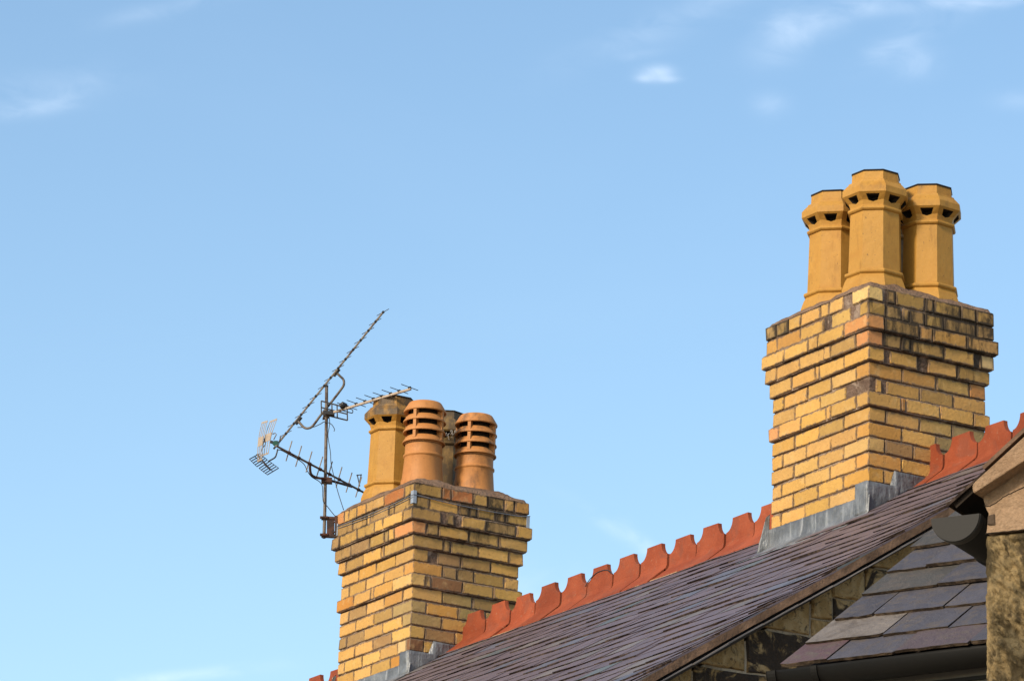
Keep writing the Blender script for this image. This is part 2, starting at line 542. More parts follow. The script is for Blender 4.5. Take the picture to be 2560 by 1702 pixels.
def spline(pts, n=8):
    pts = [V(p) for p in pts]; out = []
    P = [pts[0] * 2 - pts[1]] + pts + [pts[-1] * 2 - pts[-2]]
    for i in range(1, len(P) - 2):
        for k in range(n):
            t = k / n; a, b, c, d = P[i - 1:i + 3]
            out.append(.5 * ((2 * b) + (c - a) * t + (2 * a - 5 * b + 4 * c - d) * t * t + (3 * b - a - 3 * c + d) * t ** 3))
    return out + [pts[-1]]


def prism(mb, poly, d, mi=0):
    """polygon (3D points) extruded by vector d"""
    n = len(poly)
    vs = [V(p) for p in poly] + [V(p) + d for p in poly]
    fs = [tuple(range(n)), tuple(range(n, 2 * n))[::-1]] + [(i, (i + 1) % n, n + (i + 1) % n, n + i) for i in range(n)]
    mb.add(vs, fs, mi)
    return mb


# ------------------------------------------------------------------ house frame: a runs along the ridge towards the near gable, b across it, c up
EA = V((math.cos(PSI), -math.sin(PSI), 0))
EB = V((math.sin(PSI), math.cos(PSI), 0))
EC = V((0, 0, 1))
ORG = CAM + V((1.98051, 22.6003, 7.38690))


def H(a, b, c): return ORG + EA * a + EB * b + EC * c


RP = R(32.5); TP = math.tan(RP); CPR, SPR = math.cos(RP), math.sin(RP)
RB, RZ = 0.43, -1.05                    # ridge line of the roof deck
A_VERGE, A_FAR = 2.02, -8.2


def lift(a):
    u = max(0.0, (a - 1.0) / 1.02)
    return .055 * u * u


def roofz(a, b): return RZ - abs(RB - b) * TP + lift(a)


def roofpt(a, s, up=0.0):
    """point s metres down the near slope, raised by up along the slope's normal"""
    up += .007 * mnoise.noise(V((a * .8, s * .9, 3.1))) + .0025 * mnoise.noise(V((a * 3.1, s * 2.3, 9.0)))
    b = RB - s * CPR
    return H(a, b - up * SPR, RZ - s * SPR + lift(a) + up * CPR)


ground_z = 0.0
GC = ORG.z                              # c of the ground is -GC

# ground
mb = MB()
mb.add([V((-900, -900, 0)), V((900, -900, 0)), V((900, 1500, 0)), V((-900, 1500, 0))], [(0, 1, 2, 3)])
g = mb.build('ground', M['ground']); g['kind'] = 'structure'

# ------------------------------------------------------------------ the terraced house
house = empty('terraced_house', H(-3, RB, -GC), 'stone gabled terraced house with purple slate roof and two yellow brick chimneys', 'house')
S_EAVE = 3.9
b_front, b_back = RB - S_EAVE * CPR + .2, RB + S_EAVE * CPR - .2
z_eave = RZ - S_EAVE * SPR
mb = MB()
aw = 1.935
poly = [H(aw, b_front, -GC), H(aw, b_back, -GC), H(aw, b_back, RZ - abs(RB - b_back) * TP - .03), H(aw, RB, RZ - .03), H(aw, b_front, RZ - abs(RB - b_front) * TP - .03)]
prism(mb, poly, EA * (A_FAR + .1 - aw))
house_wall = mb.build('wall', M['gmortar'], house)
# stones of the gable: outline in (b, c)
STONES = {
    'P1': ([(-2.083, -2.639), (-2.044, -2.619), (-1.644, -2.612), (-1.436, -2.608), (-1.434, -2.80), (-2.078, -2.835)], .5),
    'P2': ([(-2.005, -2.603), (-1.884, -2.515), (-1.723, -2.412), (-1.722, -2.600)], .06),
    'P3': ([(-1.711, -2.405), (-1.598, -2.333), (-1.594, -2.506), (-1.709, -2.510)], -.02),
    'P4': ([(-1.706, -2.520), (-1.497, -2.512), (-1.496, -2.600), (-1.705, -2.602)], .10),
    'P5': ([(-1.584, -2.400), (-1.344, -2.393), (-1.342, -2.502), (-1.582, -2.505)], .22),
    'P6': ([(-1.587, -2.327), (-1.408, -2.214), (-1.404, -2.385), (-1.586, -2.390)], -.02),
    'P7': ([(-1.393, -2.212), (-1.08, -2.203), (-1.079, -2.382), (-1.391, -2.386)], .3),
    'P8': ([(-1.385, -2.198), (-1.045, -1.985), (-0.984, -2.056), (-0.983, -2.192), (-1.385, -2.203)], .02),
    'P9': ([(-2.38, -2.834), (-2.248, -2.748), (-2.098, -2.653), (-2.096, -2.830)], .08),
    'P10': ([(-2.38, -2.847), (-2.09, -2.846), (-1.646, -2.830), (-1.643, -2.974), (-2.38, -3.04)], .4),
    'P11': ([(-2.514, -2.935), (-2.395, -2.855), (-2.39, -3.06), (-2.51, -3.058)], -.05),
    'Q1': ([(-1.63, -2.825), (-1.43, -2.81), (-1.43, -2.97), (-1.63, -2.97)], .4),
    'Q2': ([(-1.48, -2.516), (-1.25, -2.51), (-1.25, -2.59), (-1.48, -2.596)], .3),
    'Q3': ([(-1.33, -2.39), (-1.07, -2.39), (-1.07, -2.50), (-1.33, -2.50)], .3),
    'Q4': ([(-.97, -2.06), (-.70, -1.80), (-.50, -1.82), (-.50, -2.19), (-.97, -2.19)], .2),
    'Q5': ([(-1.06, -2.2), (-.6, -2.2), (-.6, -2.38), (-1.06, -2.38)], .3),
    'Q6': ([(-2.8, -3.10), (-2.53, -2.95), (-2.52, -3.2), (-2.8, -3.2)], .1),
    'Q7': ([(-2.5, -3.075), (-2.0, -3.05), (-2.0, -3.25), (-2.5, -3.25)], .4),
    'Q8': ([(-1.98, -3.05), (-1.3, -2.99), (-1.3, -3.2), (-1.98, -3.22)], .4)}
for key, (pl, dark) in STONES.items():
    cx = sum(p[0] for p in pl) / len(pl); cz = sum(p[1] for p in pl) / len(pl)
    # roughen the outline, shrink it by the joint and chamfer the face
    out = []
    for i, p in enumerate(pl):
        q = pl[(i + 1) % len(pl)]
        L = math.hypot(q[0] - p[0], q[1] - p[1]); n = max(2, int(L / .06))
        for k in range(n):
            t = k / n; w = .004 if k else .002
            out.append((p[0] + (q[0] - p[0]) * t + random.uniform(-w, w), p[1] + (q[1] - p[1]) * t + random.uniform(-w, w)))

    def ring(a, off):
        res = []
        for (x, z) in out:
            dx, dz = x - cx, z - cz; L = math.hypot(dx, dz)
            k = max(.1, (L - off) / L); res.append(H(a + random.uniform(-.003, .003), cx + dx * k, cz + dz * k))
        return res
    r0, r1, r2 = ring(aw - .03, -.0015), ring(aw + .006, -.001), ring(aw + .014, .007)
    n = len(out); vs = r0 + r1 + r2 + [H(aw + .017, cx, cz)]
    fs = []
    for j in range(2):
        for i in range(n): fs.append((j * n + i, j * n + (i + 1) % n, (j + 1) * n + (i + 1) % n, (j + 1) * n + i))
    fs += [(2 * n + i, 2 * n + (i + 1) % n, 3 * n) for i in range(n)]
    mb = MB().add(vs, fs)
    mb.build('stone', M['gstone'], house_wall, (1, 1, 1, dark))

# verge: undercloak strip of mortar and slate bedded along the gable edge
mb = MB(); bl = MB()
N = 60
vs = []
for i in range(N + 1):
    s = .12 + (S_EAVE - .12) * i / N
    j1, j2 = random.uniform(-.002, .002), random.uniform(-.0015, .0015)
    for (da, up) in ((-.10, .022 + j1), (.000 + j1, .022 + j1), (.004 + j2, -.014 + j2), (-.10, -.016)):
        vs.append(roofpt(A_VERGE + da, s, up - .006))
fs = []
for i in range(N):
    for k in range(4):
        fs.append((i * 4 + k, i * 4 + (k + 1) % 4, (i + 1) * 4 + (k + 1) % 4, (i + 1) * 4 + k))
mb.add(vs, fs + [(0, 1, 2, 3), tuple(N * 4 + k for k in range(4))])
mb.build('verge_fillet', M['verge'], house)
for i in range(16):                      # slate undercloak below the fillet, in short lengths
    s0 = .12 + i * .236
    bl = MB(); box(bl, roofpt(A_VERGE - .13, s0, -.0285), EA * (.142 + random.uniform(-.004, .006)), (roofpt(0, s0 + .231, 0) - roofpt(0, s0, 0)), (roofpt(0, 0, .006) - roofpt(0, 0, 0)), .0012)
    bl.build('undercloak', M['slate'], house, (.13, .115, .11, 1))

# roof deck
roof = part_empty('roof', H(-3, RB, RZ), house)
mb = MB()
nA = 40
vs = []
for i in range(nA + 1):
    a = A_FAR + (A_VERGE - .06 - A_FAR) * i / nA
    for (b, dz) in ((RB - S_EAVE * CPR, -.012), (RB, -.012), (RB + S_EAVE * CPR, -.012), (RB + S_EAVE * CPR, -.06), (RB, -.06), (RB - S_EAVE * CPR, -.06)):
        vs.append(H(a, b, roofz(a, b) + dz))
fs = []
for i in range(nA):
    for k in range(6): fs.append((i * 6 + k, i * 6 + (k + 1) % 6, (i + 1) * 6 + (k + 1) % 6, (i + 1) * 6 + k))
mb.add(vs, fs + [tuple(range(6)), tuple(nA * 6 + k for k in range(6))])
mb.build('roof_deck', M['deck'], roof)

GAUGE, SLEN, SWID = .158, .37, .25


def slate_verts(a0, a1, s_tail, th, w1, w2):
    up0, up1 = .002 + w1, .0165 + w2
    vs = []
    for (s, up) in ((s_tail - SLEN, up0), (s_tail, up1)):
        for a in (a0, a1):
            for t in (0, th):
                j = random.uniform(-.005, .005) if s == s_tail else 0
                e = random.uniform(-.0025, .0025)
                q = roofpt(a, max(s + j, .0), up + t + (e if s == s_tail else 0)); vs.append(q)
    return vs


def tint():
    r = random.random()
    k = random.uniform(.88, 1.12)
    if r < .87: c = (.125, .093, .104)
    elif r < .92: c = (.112, .112, .140)
    elif r < .97: c = (.150, .128, .122)
    elif r < .99: c = (.105, .118, .122)
    else: c = (.165, .155, .15)
    return tuple(x * k * .80 for x in c)


slates = []
nC = int((S_EAVE - .2) / GAUGE) + 1
for ci in range(nC):
    s_tail = .20 + ci * GAUGE + random.uniform(-.004, .004)
    a = A_VERGE - .003 - (0 if ci % 2 else SWID * .5)
    edges = [A_VERGE - .003 + random.uniform(-.004, .004)]
    while a > A_FAR:
        if a < edges[-1] - .05: edges.append(a + random.uniform(-.012, .012))
        a -= SWID
    for i in range(len(edges) - 1):
        a1, a0 = edges[i] - .0015, edges[i + 1] + .0015
        bmid = RB - (s_tail - .1) * CPR
        # chimneys come through the roof here
        skip = False
        for ca in (0, -5.117):
            if a1 < ca + .02 and a0 > ca - .96 and bmid > .0: skip = True
        if skip: continue
        slates.append((slate_verts(a0, a1, s_tail + (.022 if random.random() < .015 else 0), random.uniform(.0085, .0115), random.uniform(0, .002), random.uniform(-.0015, .003) + (.004 if random.random() < .025 else 0)), tint(), (a0 + a1) / 2, s_tail))


def view_size(sl):
    p = sum(sl[0], V((0, 0, 0))) / 8 - CAM
    d = p.dot(FW); x = 1280 + F_PX * p.dot(RT) / d; y = 851 - F_PX * p.dot(UP) / d
    inside = -40 < x < 2600 and y < 1730
    hidden = (x > 2420 and y > 1180)
    return (0 if (inside and not hidden) else 100) + d


slates.sort(key=view_size)
for vs, c, a, s in slates[:300]:
    m_ = MB().add(vs, BOXF[:1] + BOXF[2:5]).add(vs, [BOXF[1], BOXF[5]][:1], 1).add(vs, [BOXF[5]], 0)
    m_.build('slate', [M['slate'], M['sedge']], roof, c + (1,), weld=True)
mb = MB(); tints = []
for vs, c, a, s in slates[300:]:
    mb.add(vs, BOXF[:1] + BOXF[2:]).add([vs[q_] for q_ in BOXF[1]], [(0, 1, 2, 3)], 1); tints += [c] * 12
mass = mb.build('slates_beyond', [M['slates'], M['sedge']], roof, kind='stuff')
ca_ = mass.data.attributes.new('tint', 'FLOAT_COLOR', 'POINT')
ca_.data.foreach_set('color', [x for c in tints for x in (c[0], c[1], c[2], 1.0)])

# ridge tiles: crested terracotta, a bite out of the crest at every joint
TL = .3094
J0 = -5.1354
ridge = part_empty('ridge', H(-2, RB, RZ), house)


def ridge_tile(a0, a1, dz, dy, tilt):
    """section is a web on two wings; the crest is cut by a quarter round at both ends"""
    bt = -.924 - RZ                       # bite bottom above the deck ridge
    cz = .078
    L = a1 - a0; g = .0085
    prof = []
    rb, n = .066, 7
    x0, x1 = a0 + g, a1 - g
    for i in range(n + 1):
        t = (i / n) * math.pi / 2
        prof.append((x0 + rb * math.sin(t), bt + cz * (1 - math.cos(t)) * 1.0))
    for i in range(n + 1):
        t = (1 - i / n) * math.pi / 2
        prof.append((x1 - rb * math.sin(t), bt + cz * (1 - math.cos(t))))
    # section, from wing edge up to the web: (distance from ridge line, height above deck ridge)
    sec = [(.152, -.070), (.112, -.037), (.072, -.005), (.036, .024), (.024, .035), (.0175, .047), (.0140, .064)]
    mb = MB()
    xs = [p[0] for p in prof]

    def P(x, d, h): return H(x, RB + d + dy, RZ + h + dz + (x - a0) * tilt + lift(x))
    cols = len(prof)
    rows = []
    for sgn in (-1, 1):
        grid = []
        for (d, h) in sec: grid.append([P(x, sgn * d, h) for x in xs])
        grid.append([P(x, sgn * .0135, h) for (x, h) in prof])
        rows.append(grid)
    for grid in rows:
        vs = [p for r_ in grid for p in r_]; fs = []
        for i in range(len(grid) - 1):
            for k in range(cols - 1): fs.append((i * cols + k, i * cols + k + 1, (i + 1) * cols + k + 1, (i + 1) * cols + k))
        mb.add(vs, fs)
    # crest top
    vs = rows[0][-1] + rows[1][-1]
    mb.add(vs, [(k, k + 1, cols + k + 1, cols + k) for k in range(cols - 1)])
    # underside and ends
    for sgn in (-1, 1):
        lo = [(d, h) for d, h in sec[:4]] ; un = [(d - .004, h - .017) for d, h in sec[:4]]
        for x in (xs[0], xs[-1]):
            vs = [P(x, sgn * d, h) for d, h in lo] + [P(x, sgn * d, h) for d, h in un]
            mb.add(vs, [(k, k + 1, 5 + k, 4 + k) for k in range(3)])
        vs = []
        for x in (xs[0], xs[-1]): vs += [P(x, sgn * sec[0][0], sec[0][1])] + [P(x, sgn * d, h) for d, h in un]
        mb.add(vs, [(k, k + 1, 6 + k, 5 + k) for k in range(4)])
    for x, hh in ((xs[0], prof[0][1]), (xs[-1], prof[-1][1])):
        vs = [P(x, -d, h) for d, h in sec[3:]] + [P(x, -.0135, hh), P(x, .0135, hh)] + [P(x, d, h) for d, h in sec[3:][::-1]]
        mb.add(vs, [tuple(range(len(vs)))])
    o = mb.build('ridge_tile', M['ridge'], ridge, weld=True)
    return o


for i in range(-8, 24):
    a0, a1 = J0 + TL * i, J0 + TL * (i + 1)
    if a1 > A_VERGE - .02: break
    mid = (a0 + a1) / 2
    if -5.117 - .93 < a0 and a1 < -5.117 + .0: continue
    if -.93 < a0 and a1 < 0: continue
    ridge_tile(a0, a1, random.uniform(-.005, .005) - (.05 if a1 < -5.9 else 0), random.uniform(-.004, .004), random.uniform(-.014, .014))
# bedding mortar squeezed out under the wings
mb = MB()
for sgn in (-1, 1):
    n = 220; vs = []
    for i in range(n + 1):
        a = A_FAR + .9 + (A_VERGE - .05 - A_FAR - .9) * i / n
        d = .143 + .017 * mnoise.noise(V((a * 7, sgn * 3, 0))) + .008 * mnoise.noise(V((a * 31, sgn * 9, 4)))
        vs += [H(a, RB + sgn * .07, RZ - .03 + lift(a)), H(a, RB + sgn * d, RZ - d * TP + .028 + lift(a)), H(a, RB + sgn * d, RZ - d * TP + .002 + lift(a))]
    mb.add(vs, [(i * 3 + k, i * 3 + k + 1, i * 3 + 4 + k, i * 3 + 3 + k) for i in range(n) for k in range(2)])
mb.build('ridge_bedding', M['bedding'], house)

# ------------------------------------------------------------------ chimneys
HC, CD = .086, .017
OFF = [2, 2, 3, 2, 1, 0, 0, 1] + [0] * 20
TONE = dict(
    y=(.585, .325, .105, .10), Y=(.61, .36, .130, .03), s=(.47, .275, .090, .40), o=(.545, .275, .078, .10), p=(.56, .245, .100, .08),
    R=(.44, .150, .052, .15), B=(.235, .112, .055, .2), b=(.37, .215, .088, .40), g=(.39, .265, .115, .30), D=(.38, .23, .085, .72),
    w=(.64, .42, .19, .1), O=(.54, .235, .055, .05), d=(.05, .035, .025, .6))
# every course: (end fraction from the near corner, tone); m = left to mortar; d = brick painted dark for the shade of a missing one
RC_L = ['.16w .245d .38y .465y .655y .775y .9D 1D', '.09y .17m .36Y .43m .655y .885o 1o', '.22p .46y .556y .787y 1y', '.115p .36s .42y .66y .89y 1y',
        '.244y .49y .53y .77y 1y', '.13y .385Y .637y .887y 1y', '.24m .5Y .768y 1y', '.122Y .37y .416y .67y .897y 1p', '.252y .51s .764y 1y',
        '.126y .387y .64y .886y 1y', '.254Y .515y .766Y 1y', '.128y .39y .648Y .894y 1y', '.254o .515y .77y 1y', '.125y .394Y .645y .895y 1y', '.25y .515y .77y 1y', '.125y .39y .645y .89y 1y', '.25y .515y .77y 1y']
RC_R = ['.14m .215D .445s .516b .73s .853s 1s', '.135s .265D .32s .445b .595s .857D 1b', '.128o .395D .495o .754o 1y', '.12s .26s .335D .6s .84y .89m 1w',
        '.13y .17m .4y .483m .73y 1s', '.278o .57o .86s 1p', '.054m .11y .145m .43y .72s 1y', '.27y .31O .59y .866y 1o', '.14y .43y .71s 1g',
        '.28o .575y .86g 1g', '.137o .38b .67y 1y', '.28o .57y .86y 1y', '.13o .42y .71y 1y', '.28y .57y .86y 1y', '.13y .42y .71y 1y', '.28y .57y .86y 1y', '.13y .42y .71y 1y']
LC_L = ['.12y .38R .61y .73o .84y .9y 1p', '.24s .31D .55b .59y .78s 1b', '.113y .356y .455y .676s .9s 1b', '.23p .3y .36D .546s .787b 1b',
        '.124y .38s .42y .66y .895s 1o', '.25y .515y .76o 1y', '.12y .395y .65y .885y 1y', '.25Y .5o .54y .77y 1O', '.125y .38o .63y .87b 1y',
        '.255g .515s .766y 1y', '.12p .387y .64y .89b 1D', '.255Y .516b .766y 1y', '.05B .17w .41y .655Y .9y 1y', '.26O .52s .76y 1y', '.13y .39y .65y .9y 1y', '.25y .515y .77y 1y', '.13y .39y .65y .9y 1y']
LC_R = ['.243s .32R .513R .643y .787s .877y 1o', '.135s .39y .48b .55D .71s .8D 1s', '.242s .284m .35D .41m .61y .87D 1y', '.118b .225s .483y .75s 1y',
        '.27s .34D .593s .866y 1y', '.14D .22m .446b .73b 1y', '.277o .41b .573b .865s 1y', '.123s .176D .46B .74s 1y', '.283y .57g 1b',
        '.14b .44o .7g 1s', '.287g .58y .87s 1y', '.137o .42b .71y 1y', '.13B .42y .71y 1y', '.28y .57y .86y 1y', '.13y .42y .71y 1y', '.28y .57y .86y 1y', '.13y .42y .71y 1y']


def parse(row):
    out = []
    for w in row.split():
        out.append((float(w[:-1]), w[-1]))
    return out


def chimney(ca, cb, cc, WLn, WRn, rowsL, rowsR, tag, pots, CD=CD):
    K = lambda a, b, c: H(ca + a, cb + b, cc + c)
    ch = part_empty('chimney', K(-WLn / 2, WRn / 2, -1.3), house)
    ch['label'] = tag
    nrow = len(rowsL)
    # mortar core, following every projecting course, set back behind the brick faces
    mb = MB(); rc = .0075; rings = []
    for k in range(nrow):
        q = OFF[k] * CD - rc
        for c in (-k * HC - (.0 if k == 0 else .0008), -(k + 1) * HC + .0008 if k < nrow - 1 else -2.0):
            rings.append([K(q, -q, c), K(q, WRn + q, c), K(-WLn - q, WRn + q, c), K(-WLn - q, -q, c)])
    vs = [p for r_ in rings for p in r_]; n = len(rings)
    fs = [(i * 4 + k, i * 4 + (k + 1) % 4, (i + 1) * 4 + (k + 1) % 4, (i + 1) * 4 + k) for i in range(n - 1) for k in range(4)]
    mb.add(vs, fs + [(0, 1, 2, 3), tuple((n - 1) * 4 + k for k in range(4))])
    mb.build('mortar_core', M['mortar'], ch)
    jt = .0045                            # half a joint

    def brick(o, x, y, z, tone, k, face):
        t = TONE[tone]
        f = random.uniform(.84, 1.09); hue = random.uniform(.97, 1.04)
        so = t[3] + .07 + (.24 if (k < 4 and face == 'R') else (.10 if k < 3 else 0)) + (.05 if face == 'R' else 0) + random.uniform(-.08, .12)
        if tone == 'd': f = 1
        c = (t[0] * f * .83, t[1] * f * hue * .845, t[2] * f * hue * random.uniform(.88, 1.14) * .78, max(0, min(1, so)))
        m = MB(); cbox(m, o, x, y, z, .0034, .0034 if k < 5 else .0028)
        ax_ = (x.normalized(), y.normalized(), z.normalized()); dm = (x.length, y.length, z.length)
        lc = [((p - o).dot(ax_[0]), (p - o).dot(ax_[1]), (p - o).dot(ax_[2])) for p in m.v]
        ob = m.build('brick', M['brick'], ch, c)
        A = ob.data.attributes.new('lc', 'FLOAT_VECTOR', 'POINT'); A.data.foreach_set('vector', [q_ for l_ in lc for q_ in l_])
        A = ob.data.attributes.new('ld', 'FLOAT_VECTOR', 'POINT'); A.data.foreach_set('vector', list(dm) * len(lc))

    for k in range(nrow):
        q = OFF[k] * CD
        z0 = -(k + 1) * HC + jt; zh = HC - 2 * jt
        LL, LR = WLn + 2 * q, WRn + 2 * q
        pl, pr = parse(rowsL[k]), parse(rowsR[k])
        depth = .102
        wob = random.uniform(-.0015, .0015)
        # shared corner brick
        l0, r0 = pl[0], pr[0]
        corner_tone = l0[1] if l0[1] != 'm' else None
        if corner_tone:
            fr = random.uniform(0, .0025)
            rlen = (r0[0] * LR if r0[1] != 'm' else .10)
            tone = r0[1] if (r0[1] != 'm' and r0[0] > l0[0] * 1.3) else corner_tone
            brick(K(q - l0[0] * LL + jt, -q - fr, z0), EA * (l0[0] * LL - jt + fr), EB * (rlen - jt + fr), EC * zh, r0[1] if (r0[1] in 'B') else tone, k, 'L')
        elif r0[1] != 'm':
            brick(K(q - .09, -q, z0), EA * .0905, EB * (r0[0] * LR - jt), EC * zh, r0[1], k, 'R')
        prev = l0[0]
        for (f, t) in pl[1:]:
            if t != 'm':
                pro = random.uniform(-.0012, .003) - (.03 if t == 'd' else 0)
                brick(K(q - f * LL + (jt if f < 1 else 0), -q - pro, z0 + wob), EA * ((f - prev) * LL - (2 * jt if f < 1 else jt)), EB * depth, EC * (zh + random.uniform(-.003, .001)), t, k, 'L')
            prev = f
        prev = r0[0]
        for (f, t) in pr[1:]:
            if t != 'm':
                pro = random.uniform(-.0012, .003)
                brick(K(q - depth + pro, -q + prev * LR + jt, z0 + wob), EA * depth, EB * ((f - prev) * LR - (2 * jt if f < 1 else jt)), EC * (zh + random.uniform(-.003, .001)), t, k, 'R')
            prev = f
    # the two faces turned away, joined
    mb = MB()
    for k in range(nrow):
        q = OFF[k] * CD; z0 = -(k + 1) * HC + jt; zh = HC - 2 * jt
        x = .12 if k % 2 else .23
        a = x
        while a < WLn + 2 * q - .13:
            L = min(.23, WLn + 2 * q - .12 - a)
            box(mb, K(q - a - L + jt, WRn + q - .09, z0), EA * (L - 2 * jt), EB * .09, EC * zh, .0015); a += .23
        b = .12 if not k % 2 else .18
        while b < WRn + 2 * q - .13:
            L = min(.23, WRn + 2 * q - .12 - b)
            box(mb, K(-WLn - q, -q + b + jt, z0), EA * .09, EB * (L - 2 * jt), EC * zh, .0015); b += .23
    mb.build('bricks_behind', M['brick'], ch, (.5, .3, .08, .2), kind='stuff')
    # flaunching: mound of mortar the pots are bedded in
    q = 2 * CD - .002; nx, ny = 44, 40; vs = []
    for i in range(nx + 1):
        for j in range(ny + 1):
            a = q - (WLn + 2 * q) * i / nx; b = -q + (WRn + 2 * q) * j / ny
            dd = min(q - a, a + WLn + q, b + q, WRn + q - b)
            t = min(1, dd / .19); hgt = .010 + .068 * (t * (1.6 - .6 * t))
            if dd < .001: hgt = -.004
            for (pa, pb, pr_) in pots:
                r = math.hypot(a - pa, b - pb)
                hgt += .012 * math.exp(-((r - .15) / .05) ** 2)
            p = K(a, b, 0)
            hgt += .014 * mnoise.noise(p * 11) * min(1, dd / .03) + .005 * mnoise.noise(p * 28) * min(1, dd / .01)
            edge = .006 * mnoise.noise(p * 14) if dd < .004 else 0
            vs.append(K(a + edge, b + edge, hgt))
    fs = [(i * (ny + 1) + j, i * (ny + 1) + j + 1, (i + 1) * (ny + 1) + j + 1, (i + 1) * (ny + 1) + j) for i in range(nx) for j in range(ny)]
    MB().add(vs, fs).build('flaunching', M['flaunch'], ch, smooth=True)

    # lead: apron along the face that looks down the slope, stepped pieces up the side
    def sheet(name, fn, nu, nv, th, nvec):
        vs = []
        for i in range(nu + 1):
            for j in range(nv + 1):
                p = fn(i / nu, j / nv)
                vs.append(p + nvec * (.006 * mnoise.noise(p * 11) + .003 * mnoise.noise(p * 30)))
        n0 = len(vs); vs += [p - nvec * th for p in vs]
        F = lambda i, j: i * (nv + 1) + j
        fs = [(F(i, j), F(i, j + 1), F(i + 1, j + 1), F(i + 1, j)) for i in range(nu) for j in range(nv)]
        fs += [tuple(n0 + x for x in f[::-1]) for f in fs]
        rim = [F(i, 0) for i in range(nu + 1)] + [F(nu, j) for j in range(1, nv + 1)] + [F(i, nv) for i in range(nu - 1, -1, -1)] + [F(0, j) for j in range(nv - 1, 0, -1)]
        fs += [(rim[i], rim[(i + 1) % len(rim)], n0 + rim[(i + 1) % len(rim)], n0 + rim[i]) for i in range(len(rim))]
        MB().add(vs, fs).build(name, M['lead'], ch, smooth=True)

    rz = lambda a, b: RZ - (RB - (cb + b)) * TP + lift(ca + a) - cc + .024
    A0, A1 = -WLn - .02, .03

    def apron(u, v):
        a = A0 + (A1 - A0) * u
        top = -14 * HC + (.004 if v == 0 else 0)
        if v < .45:
            t = v / .45; bot = rz(a, -.012) + .004
            return K(a, -.012 - .004 * t, top + (bot - top) * t)
        t = (v - .45) / .55
        b = -.016 - .16 * t + .012 * mnoise.noise(V((a * 6, 3, 1))) * t
        a2 = a - (.09 * t if u < .02 else 0)
        return K(a2, b, rz(a, b) + .004)
    sheet('apron_flashing', apron, 30, 12, .003, -EB)

    def wrap(u, v):                        # corner piece folded round the near corner
        L1, L2 = .11, .22
        d = u * (L1 + L2)
        top = -13 * HC - .002
        if d < L1: a, b = .012 - (L1 - d), -.019
        else: a, b = .016, -.019 + (d - L1)
        bot = rz(.016, b) - .004
        return K(a, b, top + (bot - top) * v)
    sheet('corner_flashing', wrap, 24, 6, .003, (EA - EB).normalized())

    def step(u, v):
        b = .165 + .30 * u
        top = -12 * HC - .002 - .006 * u
        bot = rz(.012, b) - .004
        return K(.0125 + .003 * (1 - v), b - (.05 * v if u == 0 else 0), top + (min(bot, top) - top) * v)
    sheet('step_flashing', step, 10, 6, .003, EA)

    def far_up(u, v):                      # upstand turned out at the far end of the apron
        top = -12.9 * HC
        a = -WLn - .004 - .045 * v * u
        b = -.012 - .06 * u * (0.35 + .65 * v)
        bot = rz(a, b)
        return K(a, b, top + (bot - top) * v - .02 * u)
    sheet('end_flashing', far_up, 6, 8, .003, -EB)
    return K


POTS_R = [(-.235, .20, 'pot'), (-.635, .20, 'pot'), (-.20, .545, 'pot'), (-.62, .55, 'pot')]
POTS_L = [(-.265, .19, 'louvre'), (-.655, .165, 'pot'), (-.245, .575, 'louvre'), (-.66, .57, 'old')]
KR = chimney(0, 0, 0, .94, .80, RC_L, RC_R, 'yellow brick chimney with buff octagonal pots and a salmon-pink corner brick', POTS_R)
KL = chimney(-5.1165, .0248, -.0159, .972, .80, LC_L, LC_R, 'yellow brick chimney with sooty patches and a lashing wire carrying the aerial mast', POTS_L, .0195)


